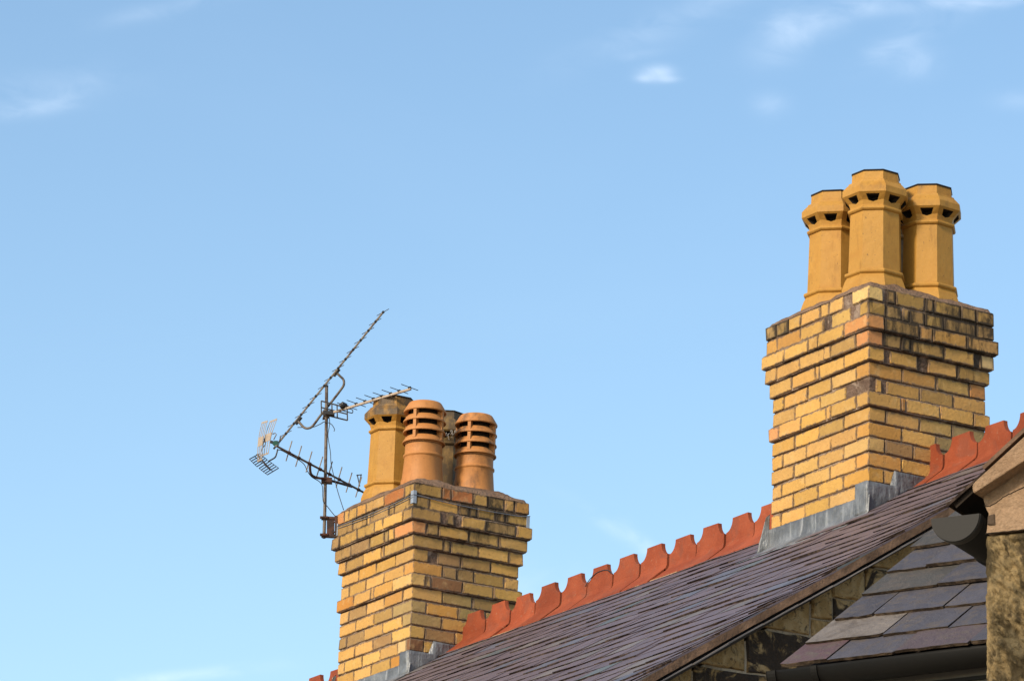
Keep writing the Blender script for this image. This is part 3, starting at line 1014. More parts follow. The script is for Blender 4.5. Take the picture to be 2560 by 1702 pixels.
# ------------------------------------------------------------------ chimney pots
def oct_pot(base, rot, mat, label, alpha, sc=1.0, group=None, rim=.12):
    th = empty('chimney_pot', base, label, 'chimney pot', group)
    view = V((base.x, base.y, 0)) - V((CAM.x, CAM.y, 0)); az = math.atan2(view.x, view.y)

    def ring(r, z, r0=None):
        return [base + V((-math.sin(rot - az + k * math.pi / 4) * -r, -math.cos(rot - az + k * math.pi / 4) * r, z)) * sc for k in range(8)]
    # body: flared foot, roll, tapering shaft, roll
    prof = [(.196, -.055), (.194, .0), (.188, .018), (.178, .046), (.166, .070), (.170, .073), (.177, .079), (.179, .087), (.176, .095), (.166, .100), (.157, .103), (.153, .25), (.148, .450), (.158, .454), (.164, .461), (.164, .468), (.158, .475), (.149, .479), (.150, .487)]

    def lathe(mb, prof, mi=0, cap0=False, cap1=False):
        rs = [ring(r, z) for r, z in prof]
        vs = [p for r_ in rs for p in r_]
        fs = [(i * 8 + k, i * 8 + (k + 1) % 8, (i + 1) * 8 + (k + 1) % 8, (i + 1) * 8 + k) for i in range(len(rs) - 1) for k in range(8)]
        if cap0: fs.append(tuple(range(8)))
        if cap1: fs.append(tuple((len(rs) - 1) * 8 + k for k in range(8)))
        mb.add(vs, fs, mi)
    mb = MB(); lathe(mb, prof, cap0=True)
    mb.build('shaft', M[mat], th, (1, 1, 1, alpha), weld=True)
    # vented collar: one opening in every face
    mb = MB()
    lo, hi = ring(.150, .487), ring(.196, .549)
    mid = ring(.158, .512)
    rin, rin2 = ring(.105, .492), ring(.112, .545)
    for k in range(8):
        k2 = (k + 1) % 8

        def pt(u, v, inn=0):
            b_ = lo[k].lerp(lo[k2], u); m_ = mid[k].lerp(mid[k2], u); t_ = hi[k].lerp(hi[k2], u)
            p = (b_.lerp(m_, v / .42) if v < .42 else m_.lerp(t_, (v - .42) / .58))
            if inn:
                c = rin[k].lerp(rin[k2], .5 + (u - .5) * .8); c2 = rin2[k].lerp(rin2[k2], .5 + (u - .5) * .8); p = c.lerp(c2, v)
            return p
        hole = [(.23, .84), (.77, .84), (.72, .36), (.5, .22), (.28, .36)]
        outer = [(0, 1), (1, 1), (1, 0), (.5, 0), (0, 0)]
        midL, midR = (0, .42), (1, .42)
        vs = [pt(*p) for p in outer] + [pt(*p) for p in hole] + [pt(*midR), pt(*midL)]
        fs = [(0, 1, 6, 5), (1, 10, 7, 6), (10, 2, 7), (2, 3, 8, 7), (3, 4, 9, 8), (4, 11, 9), (11, 0, 5, 9)]
        mb.add(vs, fs, 0)
        inn = [pt(*p, 1) for p in hole]
        vs = [pt(*p) for p in hole] + inn
        mb.add(vs, [(i, (i + 1) % 5, 5 + (i + 1) % 5, 5 + i) for i in range(5)], 1)
        mb.add(inn, [tuple(range(5))], 1)  # sooty lining, blackened all over so the openings stay dark inside
    mb.build('vented_collar', [M[mat], M['soot']], th, (1, 1, 1, alpha), weld=False)
    # moulded cap and rim
    mb = MB()
    lathe(mb, [(.196, .549), (.196, .553), (.196, .584), (.193, .589), (.166, .620), (.162, .622), (.160, .631), (.152, .635), (.142, .639), (.140, .686)])
    lathe(mb, [(.140, .686), (.144, .689), (.143, .697), (.115, .697), (.112, .45)], 1)
    mb.build('rim', [M[mat], M['soot']], th, (1, 1, 1, alpha + rim), weld=False)
    return th


BZ = .074
def potbase(K, a, b): return K(a, b, BZ)


ROT = R(17)
oct_pot(potbase(KR, *POTS_R[0][:2]) + V((0, 0, -.012)), ROT, 'pot', 'buff octagonal pot above the chimney corner with the salmon-pink brick', .08)
oct_pot(potbase(KR, *POTS_R[1][:2]) + V((0, 0, -.022)), ROT + R(-3), 'pot', 'buff octagonal pot above the clean bright brick face of the pot-trio chimney', .1)
oct_pot(potbase(KR, *POTS_R[2][:2]) + V((0, 0, -.036)), ROT + R(2), 'pot', 'buff octagonal pot above the soot-blackened brick face of the pot-trio chimney', .14)
oct_pot(potbase(KR, *POTS_R[3][:2]), ROT + R(5), 'pot_old', 'mostly hidden sooty octagonal pot boxed in by three buff ones', .5)
oct_pot(potbase(KL, *POTS_L[1][:2]) + V((0, 0, -.02)), R(7), 'pot', 'buff octagonal pot with sooty cap beside the aerial mast', .2, rim=.6)
oldp = oct_pot(potbase(KL, *POTS_L[3][:2]) + V((0, 0, -.05)), R(-20), 'pot_old', 'dark sooty octagonal pot behind the two louvred pots', .74)
# torn wire netting tucked in its collar
mb = MB(); cpt = potbase(KL, *POTS_L[3][:2]) + V((0, 0, -.05))
for i in range(44):
    ang = -math.pi / 2 + random.uniform(-1.2, 1.2); r = .178
    p0 = cpt + V((math.cos(ang) * r, math.sin(ang) * r, random.uniform(.50, .57)))
    p1 = p0 + V((random.uniform(-.008, .008), random.uniform(-.01, 0), random.uniform(-.045, -.015)))
    pm = (p0 + p1) / 2 + V((random.uniform(-.006, .006), -.008, 0))
    tube(mb, [p0, pm, p1], .0016, 4)
net = mb.build('wire_netting', M['net'], oldp)
net['kind'] = 'stuff'


def louvre_pot(base, label, alpha, spin):
    th = empty('chimney_pot', base, label, 'chimney pot', None)
    SEG = 40

    def lathe(mb, prof, mi=0):
        vs = []
        for r, z in prof:
            for k in range(SEG):
                t = 2 * math.pi * k / SEG; vs.append(base + V((math.cos(t) * r, math.sin(t) * r, z)))
        fs = [(i * SEG + k, i * SEG + (k + 1) % SEG, (i + 1) * SEG + (k + 1) % SEG, (i + 1) * SEG + k) for i in range(len(prof) - 1) for k in range(SEG)]
        mb.add(vs, fs, mi)
    col_ = (1, 1, 1, alpha)
    mb = MB(); lathe(mb, [(.146, -.06), (.143, .01), (.137, .03), (.134, .06), (.1255, .168), (.1275, .173), (.134, .178), (.134, .188), (.127, .193), (.1245, .20), (.124, .262), (.129, .278), (.134, .286)])
    mb.build('body', M['terra'], th, col_, smooth=True)
    mb = MB(); lathe(mb, [(.128, .26), (.098, .29), (.095, .50)])
    mb.build('dark_core', M['soot'], th, col_, smooth=True)  # black core added to stand in for the dark hollow behind the slots
    for zb in (.274, .346, .418):
        mb = MB(); lathe(mb, [(.118, zb + .006), (.1405, zb - .004), (.1435, zb), (.1430, zb + .005), (.119, zb + .042), (.111, zb + .044), (.108, zb + .039), (.118, zb + .006)])
        mb.build('louvre', M['terra'], th, col_, smooth=True)
    mb = MB(); lathe(mb, [(.112, .492), (.140, .484), (.1435, .489), (.143, .496), (.112, .548), (.108, .553), (.100, .554), (.095, .548), (.095, .49)])
    mb.build('cap', M['terra'], th, col_, smooth=True)
    for k in range(4):
        t = spin + k * math.pi / 2
        d = V((math.cos(t), math.sin(t), 0)); s = V((-math.sin(t), math.cos(t), 0))
        mb = MB()
        poly = [base + d * .10 + V((0, 0, .29)), base + d * .138 + V((0, 0, .29)), base + d * .139 + V((0, 0, .49)), base + d * .10 + V((0, 0, .49))]
        prism(mb, [p - s * .0105 for p in poly], s * .021)
        mb.build('upright', M['terra'], th, col_)
    return th


louvre_pot(KL(*POTS_L[0][:2], BZ + .012), 'clean round orange louvred pot next to the sooty-capped octagonal pot', .0, R(-118))
louvre_pot(KL(*POTS_L[2][:2], BZ - .012), 'round orange louvred pot with sooty slats over the stained brick face', .45, R(-109))

# ------------------------------------------------------------------ aerial mast, bracket and lashing
MD = KL(-1.05, -.06, 0).y               # ground distance of the mast


def px(x, y, dd=0.0): return at(x, y, MD + dd)


mast = empty('aerial_mast', px(811, 1343), 'rusty aerial mast lashed to the corner of the brick chimney by wire', 'mast')
mb = MB(); tube(mb, [px(810, 1345), px(812.5, 1260), px(814, 1150), px(816, 1050), px(816.5, 966)], .0115, 10)
mb.build('pole', M['mast'], mast, smooth=False)
mb = MB(); tube(mb, [px(816.4, 968), px(816.5, 963)], .0125, 10); mb.build('pole_cap', M['black'], mast)
br = part_empty('bracket', px(825, 1310), mast)
for y0, y1 in ((1284, 1296), (1328, 1340)):
    mb = MB(); P0, P1 = px(802, y0), px(848, y0 + 3)
    box(mb, px(803, y1, -.02), (px(845, y1 + 2, -.02) - px(803, y1, -.02)), V((0, .04, 0)), (px(803, y0, -.02) - px(803, y1, -.02)) * .55)
    mb.build('strap', M['rust'], br)
mb = MB(); box(mb, px(817, 1336, -.015), px(836, 1337, -.015) - px(817, 1336, -.015), V((0, .006, 0)), px(817, 1290, -.015) - px(817, 1336, -.015)); mb.build('bracket_plate', M['rust'], br)
mb = MB(); box(mb, px(837, 1338, -.04), px(843, 1338, -.04) - px(837, 1338, -.04), V((0, .12, 0)), px(837, 1288, -.04) - px(837, 1338, -.04)); mb.build('bracket_plate', M['rust'], br)
for (x, y) in ((806, 1293), (806, 1336)):
    mb = MB(); tube(mb, [px(x - 6, y, -.02), px(x + 14, y, -.02)], .010, 8); mb.build('clamp_bolt', M['rust'], br)
for (x, y) in ((833, 1306), (832, 1331)):
    mb = MB(); tube(mb, [px(x, y, -.03), px(x + 14, y - 5, -.03)], .006, 8); mb.build('eye_bolt', M['rust'], br)
# lashing wire round the second course, with corner plates
q2 = 2 * .0195 + .006
zc = -1.05 * HC
wl, wr = .972, .80
mb = MB()
pts = []
cs = [(-wl - q2, -q2), (q2, -q2), (q2, wr + q2), (-wl - q2, wr + q2), (-wl - q2, -q2)]
for i in range(4):
    (a0, b0), (a1, b1) = cs[i], cs[i + 1]
    for k in range(10):
        t = k / 10; sag = .012 * math.sin(math.pi * t)
        pts.append(KL(a0 + (a1 - a0) * t, b0 + (b1 - b0) * t, zc - sag - (.012 if i == 1 else 0) * t))
tube(mb, pts + [pts[0]], .0032, 6)
for i in range(0): pass
mb.build('lashing_wire', M['wire'], mast)
mb = MB(); tube(mb, [p + V((0, 0, -.016)) for p in pts[:11]], .0025, 6); mb.build('lashing_wire', M['wire'], mast)
for (a, b, c, sa, sb) in ((q2, -q2, zc, -1, 1), (q2, wr + q2, zc - .03, -1, -1), (-wl - q2, -q2, zc - .01, 1, 1)):
    m2 = MB()
    t = .0035
    prism(m2, [KL(a, b, c - .055), KL(a + sa * .036, b, c - .055), KL(a + sa * .036, b + sb * t, c - .055), KL(a + sa * t, b + sb * t, c - .055), KL(a + sa * t, b + sb * .024, c - .055), KL(a, b + sb * .024, c - .055)], EC * .085)
    m2.build('corner_plate', M['zinc'], mast)

# ------------------------------------------------------------------ aerials
def bar(mb, p, q, w, t, nrm):
    d = (q - p); s = d.normalized().cross(nrm).normalized()
    box(mb, p - s * (w / 2) - nrm * (t / 2), d, s * w, nrm * t)


# long aerial angled steeply up
ae1 = empty('television_aerial', px(818, 966), 'long rod aerial tilted steeply upwards with slotted corner reflectors at its foot', 'aerial')
P0, P1 = px(684, 1122, .16), px(959, 779, -.20)
mb = MB(); tube(mb, [P0, P1], .0068, 6); mb.build('boom', M['alu'], ae1)
el = V((-.52, .84, -.05)).normalized()
for (x, y) in ((958, 782), (939, 806), (921, 830), (902, 853), (883, 876), (864, 897), (846, 920), (827, 943), (811, 965), (790, 989), (772, 1012), (753, 1035), (735, 1060), (715, 1082)):
    t = (959 - x) / (959 - 684); p = P1.lerp(P0, t)
    mb = MB(); tube(mb, [p - el * .075, p + el * .085], .0024, 5); mb.build('element', M['rod'], ae1)
    mb = MB(); ax = (P1 - P0).normalized(); tube(mb, [p - ax * .008, p + ax * .008], .0088, 6); mb.build('element_clip', M['black'], ae1)
mb = MB(); tube(mb, spline([px(841, 931, -.03), px(850, 940, -.03), px(858, 948, -.02), px(860, 958, -.02), px(855, 970, -.01), px(826, 1008, .02), px(800, 1040, .02), px(783, 1063, .02), px(772, 1070, .02), px(760, 1068, .03), px(746, 1053, .04)], 5), .0085, 8)
mb.build('mounting_arm', M['mast'], ae1, smooth=True)
for (x, y) in ((841, 931), (746, 1051)):
    mb = MB(); p = px(x, y, -.01 if x > 800 else .05); ax = (P1 - P0).normalized(); tube(mb, [p - ax * .03, p + ax * .03], .013, 8); mb.build('arm_clamp', M['black'], ae1)
mb = MB(); box(mb, px(806, 1046, .0), px(822, 1042, .0) - px(806, 1046, .0), V((0, .04, 0)), px(809, 1034, .0) - px(806, 1046, .0)); mb.build('mast_clamp', M['rust'], ae1)


def reflector(parent, c00, c10, c11, c01, slots, solid):
    """slotted sheet: c00-c10 is the short edge, c00-c01 the long one"""
    mb = MB(); nrm = (c10 - c00).cross(c01 - c00).normalized()
    P = lambda u, v: c00.lerp(c10, u).lerp(c01.lerp(c11, u), v) + nrm * (.012 * math.sin(math.pi * v))
    for i in range(slots + 1):
        u = i / slots
        for j in range(6): bar(mb, P(u, j / 6), P(u, (j + 1) / 6 + .004), .0055, .002, nrm)
    for v in (0, 1): bar(mb, P(-.04, v), P(1.04, v), .012, .0024, nrm)
    if solid:
        vs = [P(0, .36), P(1, .36), P(1, .60), P(0, .60)]; prism(mb, [x + nrm * .0016 for x in vs], nrm * .002)
    else:
        for v in (.33, .66): bar(mb, P(0, v), P(1, v), .016, .0024, nrm)
    mb.build('reflector', M['grid'], parent)


c = lambda x, y, d=0: px(600 + x / 7.84, 1020 + y / 7.84, d)
reflector(ae1, c(345, 1040, .16), c(430, 1000, .12), c(535, 258, .12), c(428, 290, .16), 3, True)
reflector(ae1, c(425, 930, .15), c(555, 880, .10), c(720, 218, .08), c(590, 268, .13), 3, True)


def tray(parent, a, b, d_, e_, n):
    mb = MB(); nrm = (b - a).cross(e_ - a).normalized()
    P = lambda u, v: a.lerp(b, u).lerp(e_.lerp(d_, u), v)
    for i in range(n + 1): bar(mb, P(0, i / n), P(1, i / n), .0075, .002, nrm)
    for u in (0, .5, 1): bar(mb, P(u, -.01), P(u, 1.01), .012 if u == .5 else .007, .0025, nrm)
    mb.build('reflector', M['rod'], parent)  # same metal as the upright sheets, painted dark for its shaded underside


tray(ae1, c(185, 1000, .10), c(385, 890, .42), c(535, 1010, .46), c(330, 1145, .14), 4)
tray(ae1, c(375, 1180, .12), c(580, 1042, .46), c(757, 1172, .48), c(535, 1305, .14), 4)
mb = MB(); tube(mb, [c(330, 900, .3), c(480, 1080, .3), c(600, 1210, .3)], .007, 6); mb.build('reflector_stay', M['rod'], ae1)
mb = MB(); tube(mb, spline([c(470, 600, .12), c(500, 700, .12), c(430, 800, .14), c(440, 900, .2)], 5), .003, 5); mb.build('reflector_stay', M['rod'], ae1)
mb = MB(); tube(mb, [c(660, 620, .1), c(715, 510, .08), c(690, 490, .08), c(640, 505, .1)], .0036, 6); mb.build('dipole', M['alu'], ae1)
mb = MB(); tube(mb, [c(770, 660, .1), c(800, 540, .05)], .0036, 6); mb.build('dipole', M['alu'], ae1)
mb = MB(); tube(mb, [c(690, 690, .02), c(715, 695, .06), c(735, 700, .1)], [.019, .021, .012], 14); mb.build('dipole_box', M['green'], ae1)
mb = MB(); tube(mb, [c(610, 660, .08), c(690, 690, .04)], .011, 10); mb.build('dipole_box', M['black'], ae1)
mb = MB(); tube(mb, spline([c(740, 800, .1), c(715, 900, .1), c(680, 970, .12), c(560, 1040, .2)], 5), .0055, 6); mb.build('dipole', M['rod'], ae1)

# small aerial pointing over the pots
ae2 = empty('television_aerial', px(822, 1026, -.06), 'small rod aerial with grid reflector pointing over the octagonal pot', 'aerial')
Q0, Q1 = px(835, 1030, -.05), px(1027, 972, -.50)
mb = MB(); bar(mb, Q0, Q1, .014, .014, (Q1 - Q0).normalized().cross(V((1, 1, 0)).normalized()).normalized()); mb.build('boom', M['grid'], ae2)
ax = (Q1 - Q0).normalized(); el2 = ax.cross(V((0, 0, 1))).normalized()
if el2.x > 0: el2 = -el2
for (x, y, L) in ((1024, 971, .085), (998, 976, .09), (977, 982, .09), (955, 988, .09), (934, 995, .09), (913, 1001, .09), (891, 1007, .095), (868, 1012, .10)):
    t = (x - 835) / (1027 - 835); p = Q0.lerp(Q1, t) + V((0, 0, .014))
    mb = MB(); tube(mb, [p - el2 * L, p + el2 * L], .0028, 5); mb.build('element', M['rod'], ae2)
    mb = MB(); tube(mb, [p - ax * .009 - V((0, 0, .004)), p + ax * .009 - V((0, 0, .004))], .0095, 6); mb.build('element_clip', M['black'], ae2)
d2 = lambda x, y, d=0: px(780 + x / 7.84, 900 + y / 7.84, d)
mb = MB()
A, B_, C_, D_ = d2(180, 800, -.06), d2(690, 935, .06), d2(695, 1180, .06), d2(185, 1055, -.06)
nr = (B_ - A).cross(D_ - A).normalized()
G = lambda u, v: A.lerp(B_, u).lerp(D_.lerp(C_, u), v)
for v in (0, .5, 1): bar(mb, G(0, v), G(1, v), .0095, .003, nr)
for u in (0, .41, .61, 1): bar(mb, G(u, 0), G(u, 1), .0085, .003, nr)
mb.build('reflector', M['mast'], ae2)
mb = MB(); tube(mb, spline([d2(480, 985, -.1), d2(720, 955, -.1), d2(790, 975, -.1), d2(800, 1010, -.1), d2(770, 1035, -.1), d2(600, 985, -.1)], 5), .0035, 6); mb.build('dipole', M['rod'], ae2)
mb = MB(); tube(mb, [d2(545, 905, -.12), d2(610, 880, -.12), d2(690, 885, -.12)], [.016, .024, .010], 10); mb.build('dipole_box', M['black'], ae2)
mb = MB(); box(mb, px(808, 1034, -.05), px(836, 1036, -.05) - px(808, 1034, -.05), V((0, .05, 0)), px(808, 1025, -.05) - px(808, 1034, -.05)); mb.build('mast_clamp', M['black'], ae2)

# aerial with upright rods
ae3 = empty('television_aerial', px(813, 1180), 'aerial with upright rods on a boom sloping down to the octagonal pot', 'aerial')
T0, T1 = px(690, 1114, -.45), px(912, 1232, .38)
mb = MB(); tube(mb, [T0, T1], .0072, 6); mb.build('boom', M['mast'], ae3)
for (x, y0, y1) in ((722, 1102, 1152), (746, 1114, 1166), (772, 1128, 1180), (799, 1141, 1190), (823, 1153, 1206), (847, 1167, 1218), (872, 1181, 1230), (896, 1192, 1242)):
    ym = (y0 + y1) / 2; t = (x - 690) / (912 - 690); p = T0.lerp(T1, t); dd = p.y - MD
    mb = MB(); tube(mb, [px(x - 7, y1, dd), px(x + 8, y0, dd)], .0042, 6); mb.build('element', M['alu'], ae3)
    mb = MB(); tube(mb, [p - (T1 - T0).normalized() * .010, p + (T1 - T0).normalized() * .010], .0115, 6); mb.build('element_clip', M['rust'], ae3)
mb = MB()
for dx in (-5, 5): tube(mb, [px(898 - dx * .3, 1215, .33), px(898 + dx, 1186, .33)], .004, 5)
tube(mb, [px(891, 1188, .33), px(905, 1186, .33)], .004, 5)
mb.build('dipole', M['rod'], ae3)
mb = MB(); tube(mb, spline([px(776, 1156, -.1), px(775, 1170, -.09), px(778, 1185, -.07), px(790, 1193, -.05), px(812, 1197, -.03), px(845, 1206, .05), px(880, 1216, .2)], 5), .0088, 8); mb.build('mounting_arm', M['rust'], ae3, smooth=True)
mb = MB(); box(mb, px(803, 1204, -.03), px(830, 1205, -.03) - px(803, 1204, -.03), V((0, .06, 0)), px(803, 1192, -.03) - px(803, 1204, -.03)); mb.build('mast_clamp', M['rust'], ae3)

# cables
for pts, lab in (
        ([px(744, 1068, .05), px(757, 1068, .04), px(780, 1068, .02), px(800, 1060, 0), px(812, 1054, -.02), px(828, 1060, -.03), px(836, 1072, -.03), px(835, 1078, -.03)], 'thin black cable hanging in a hook below the steep aerial'),
        ([px(823, 1040, -.03), px(824, 1060, -.02), px(820, 1085, -.02), px(822, 1105, -.02), px(826, 1130, -.02), px(828, 1160, -.02), px(836, 1195, -.02), px(845, 1230, -.02), px(859, 1274, -.05)], 'black cable running down from the mast to the chimney top'),
        ([px(695, 1124, -.4), px(705, 1126, -.38), px(725, 1137, -.3), px(745, 1148, -.25), px(760, 1160, -.2), px(769, 1178, -.12), px(780, 1192, -.06), px(798, 1203, -.03), px(806, 1216, -.03), px(807, 1240, -.03), px(809, 1255, -.02), px(818, 1265, -.02), px(828, 1278, -.02), px(838, 1290, -.02)], 'black cable looping under the upright-rod aerial to the bracket')):
    mb = MB(); tube(mb, spline(pts, 6), .0029, 6)
    o = mb.build('coaxial_cable', M['cable'], smooth=True); o['label'] = lab; o['category'] = 'cable'
# loop of wire on one ridge tile
ac = J0 + TL * 5.5
mb = MB(); tube(mb, spline([H(ac - .15, RB - .03, -.95), H(ac - .11, RB - .022, -.91), H(ac - .04, RB - .018, -.883), H(ac + .05, RB - .018, -.882), H(ac + .11, RB - .018, -.898), H(ac + .15, RB - .02, -.925)], 6), .0028, 5)
o = mb.build('loose_wire', M['cable'], smooth=True); o['label'] = 'thin dark wire arched across a crested ridge tile'; o['category'] = 'wire'

# ------------------------------------------------------------------ outbuilding with heavy slates, between the gable and the rough stone wall
TS = R(35); QS = R(35.5)
SK = V((math.sin(TS), math.cos(TS), 0)); SM = V((math.cos(TS), -math.sin(TS), 0))
SU = SK * math.cos(QS) + EC * math.sin(QS); SN = SM.cross(SU).normalized()
SO = CAM + V((1.00027, 13.5986, 3.1745))


def SP(m, u, n=0.0): return SO + SM * m + SU * u + SN * n


outb = empty('outbuilding', V((SO.x + .6, SO.y + .6, 0)), 'low outbuilding roofed in thick grey and purple slates beside the dark gable', 'outbuilding')
mb = MB()
zt = SP(0, .85).z
e0 = SP(.07, -.03, -.05)
ww = [SP(.07, -.04, -.06), SP(1.6, -.04, -.06), SP(1.6, .82, -.06), SP(.07, .82, -.06)]
vs = ww + [V((p.x, p.y, 0)) for p in ww]
mb.add(vs, [(0, 1, 2, 3), (4, 5, 6, 7), (0, 1, 5, 4), (1, 2, 6, 5), (2, 3, 7, 6), (3, 0, 4, 7)])
mb.build('wall', M['render'], outb)
oroof = part_empty('roof', SP(.5, .4), outb)
mb = MB(); box(mb, SP(.03, -.07, -.045), SM * 1.5, SU * .93, SN * .03); mb.build('roof_deck', M['deck'], oroof)
BL, PU, GR, PI, LI = (.055, .052, .063), (.068, .050, .055), (.057, .052, .046), (.092, .054, .058), (.150, .128, .112)
SROWS = [(.826, [0.012, .42, .70, 1.0], [GR, BL, GR]), (.612, [.02, .170, .44, .72, 1.0], [BL, BL, GR, BL]), (.414, [.016, .303, .57, .84, 1.1], [GR, BL, BL, BL]),
         (.201, [.014, .157, .424, .69, .95], [BL, BL, BL, GR]), (.004, [-.002, .290, .530, .78, 1.05], [LI, BL, BL, BL]), (-.168, [-.01, .165, .416, .68, .95], [PI, BL, PU, BL])]
for ri, (tail, js, cs_) in enumerate(SROWS):
    for i in range(len(js) - 1):
        m0, m1 = js[i] + .002, js[i + 1] - .002
        th_ = random.uniform(.009, .014); w = random.uniform(0, .007)
        L = .46; nseg = 6
        top, bot = [], []
        tl = [(m0 + (m1 - m0) * k / nseg, tail + random.uniform(-.005, .005)) for k in range(nseg + 1)]
        if random.random() < .5 and i: tl[0] = (m0 + .012, tail + .002); tl.insert(0, (m0, tail + .014))
        if random.random() < .4: tl[-1] = (m1 - .012, tail + .002); tl.append((m1, tail + .016))
        upn = lambda u: .004 + (1 - (u - tail) / L) * .026 + w
        ring_t = [SP(m, u, upn(u) + th_ + random.uniform(-.001, .001)) for m, u in tl] + [SP(m1, tail + .2, upn(tail + .2) + th_), SP(m1, tail + L, upn(tail + L) + th_), SP(m0, tail + L, upn(tail + L) + th_), SP(m0, tail + .2, upn(tail + .2) + th_)]
        ring_b = [SP(m, u + .003, upn(u)) for m, u in tl] + [SP(m1, tail + .2, upn(tail + .2)), SP(m1, tail + L, upn(tail + L)), SP(m0, tail + L, upn(tail + L)), SP(m0, tail + .2, upn(tail + .2))]
        n = len(ring_t)
        mb = MB().add(ring_t + ring_b, [tuple(range(n)), tuple(range(n, 2 * n))[::-1]])
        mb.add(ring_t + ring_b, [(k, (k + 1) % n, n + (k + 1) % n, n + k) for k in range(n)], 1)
        k_ = random.uniform(.85, 1.15)
        cc_ = cs_[i] if i < len(cs_) else BL
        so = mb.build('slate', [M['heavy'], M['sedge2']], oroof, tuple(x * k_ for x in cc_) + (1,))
        if cs_[i] is LI: so['label'] = 'slate with a pale weathered face'


def half_gutter(mb, p0, p1, r, th_, down, side, seg=14, mi=0):
    """half round trough from p0 to p1, open side up"""
    vs = []
    for p in (p0, p1):
        for rr in (r, r - th_):
            for k in range(seg + 1):
                t = math.pi * k / seg
                vs.append(p + side * (math.cos(t) * rr) + down * (math.sin(t) * rr))
    n = seg + 1; fs = []
    for k in range(seg):
        fs.append((k, k + 1, 2 * n + k + 1, 2 * n + k)); fs.append((n + k, n + k + 1, 3 * n + k + 1, 3 * n + k))
        fs.append((k, k + 1, n + k + 1, n + k)); fs.append((2 * n + k, 2 * n + k + 1, 3 * n + k + 1, 3 * n + k))
    for k in (0, seg): fs.append((k, n + k, 3 * n + k, 2 * n + k))
    mb.add(vs, fs, mi)


gut = part_empty('gutter', SP(.3, -.1), outb)
DN = V((0, 0, -1))
ga, gb = [CAM + (p_ - CAM) * .993 + SK * .056 for p_ in (SP(-.105, -.098), SP(1.4, -.066))]
gdir = (gb - ga).normalized(); gsd = V((gdir.y, -gdir.x, 0)).normalized()
mb = MB(); half_gutter(mb, ga, gb, .056, .003, DN, gsd, 20); mb.build('trough', M['plastic_dark'], gut, smooth=True)
mb = MB(); half_gutter(mb, ga - gdir * .004, ga + gdir * .030, .061, .005, DN, gsd, 18)
prism(mb, [ga - gdir * .004 + gsd * (math.cos(math.pi * k / 18) * .061) + DN * (math.sin(math.pi * k / 18) * .061) for k in range(19)], gdir * .004)
mb.build('end_cap', M['plastic_dark'], gut)
for m_ in (.055, .95):
    p = ga + gdir * (m_ + .105)
    mb = MB(); half_gutter(mb, p, p + gdir * .022, .0605, .006, DN, gsd, 18); mb.build('bracket', M['plastic_dark'], gut)
mb = MB(); box(mb, ga + SK * .062 + EC * -.24 + SM * .17, SM * 1.4, SK * .05, EC * .23); mb.build('fascia', M['fascia'], outb)
mb = MB(); box(mb, ga + SK * .050 + EC * -.075 + SM * .17, SM * 1.4, SK * .013, EC * .012); mb.build('fascia_bead', M['plastic_dark'], outb)

# ------------------------------------------------------------------ rough stone building at the edge
TR = R(29)
RK = V((math.sin(TR), math.cos(TR), 0)); RM = V((math.cos(TR), -math.sin(TR), 0))
RO = CAM + V((1.17222, 10.08622, 2.67286))


def RPt(m, z, k=0.0): return RO + RM * m + RK * k + EC * z


rb_ = empty('stone_building', V((RO.x + 1, RO.y + 1, 0)), 'rock-faced stone gable with pink coping and half-round gutter end', 'building')
# wall: rock-faced block, real relief
nx, nz = 130, 140
vs = []
wx, wz = .52, .43
for i in range(nx + 1):
    for j in range(nz + 1):
        m = wx * (i / nx) ** 1.35; z = -.003 - wz * (j / nz)
        p = RPt(m, z)
        q = V((m + z * .75, 0, (z - m * .6) * .42))
        h = .008 * mnoise.noise(q * 28) + .013 * mnoise.noise(q * 75) + .006 * mnoise.noise(q * 150)
        ed = min(1, (m + .0) / .02, (-z) / .02)
        vs.append(RPt(m + (.004 * mnoise.noise(p * 30) + .003 * mnoise.noise(p * 80) if i == 0 else 0), z, -h * max(.15, ed) + .006 * (1 - ed)))
fs = [(i * (nz + 1) + j, i * (nz + 1) + j + 1, (i + 1) * (nz + 1) + j + 1, (i + 1) * (nz + 1) + j) for i in range(nx) for j in range(nz)]
MB().add(vs, fs).build('stone', M['rough'], rb_, smooth=True)
zr, row = -.438, 1
rows_ = [(-.003, .43)]
while zr > -RO.z + .1:
    hh = random.choice((.22, .26, .30)); rows_.append((zr, min(hh, zr + RO.z))); zr -= hh + .010
for ri, (zt_, hh) in enumerate(rows_):
    m_ = .53 if ri == 0 else 0.0
    while m_ < 3.2:
        w_ = min(random.uniform(.36, .62), 3.24 - m_)
        mb = MB(); cbox(mb, RPt(m_, zt_ - hh, -.002 + random.uniform(-.004, .004)), RM * w_, RK * .05, EC * hh, .014, .004); mb.build('stone', M['rough'], rb_)
        m_ += w_ + .010
zr = .012
while zr < 1.15:                         # gable above the kneeler
    m_ = max(.61, .2 + (zr + .25 - .10) / .789)
    end = 2 * 1.62 - m_
    while m_ < end - .12:
        w_ = min(random.uniform(.34, .58), end - m_)
        mb = MB(); cbox(mb, RPt(m_, zr, -.010 + random.uniform(-.004, .004)), RM * w_, RK * .05, EC * .235, .014, .004); mb.build('stone', M['rough'], rb_)
        m_ += w_ + .010
    zr += .245
mb = MB(); prism(mb, [RPt(.004, -.004, .012), RPt(3.24, -.004, .012), RPt(3.24, -RO.z, .012), RPt(.004, -RO.z, .012)], RK * 3.0)
mb.build('wall', M['gmortar'], rb_)
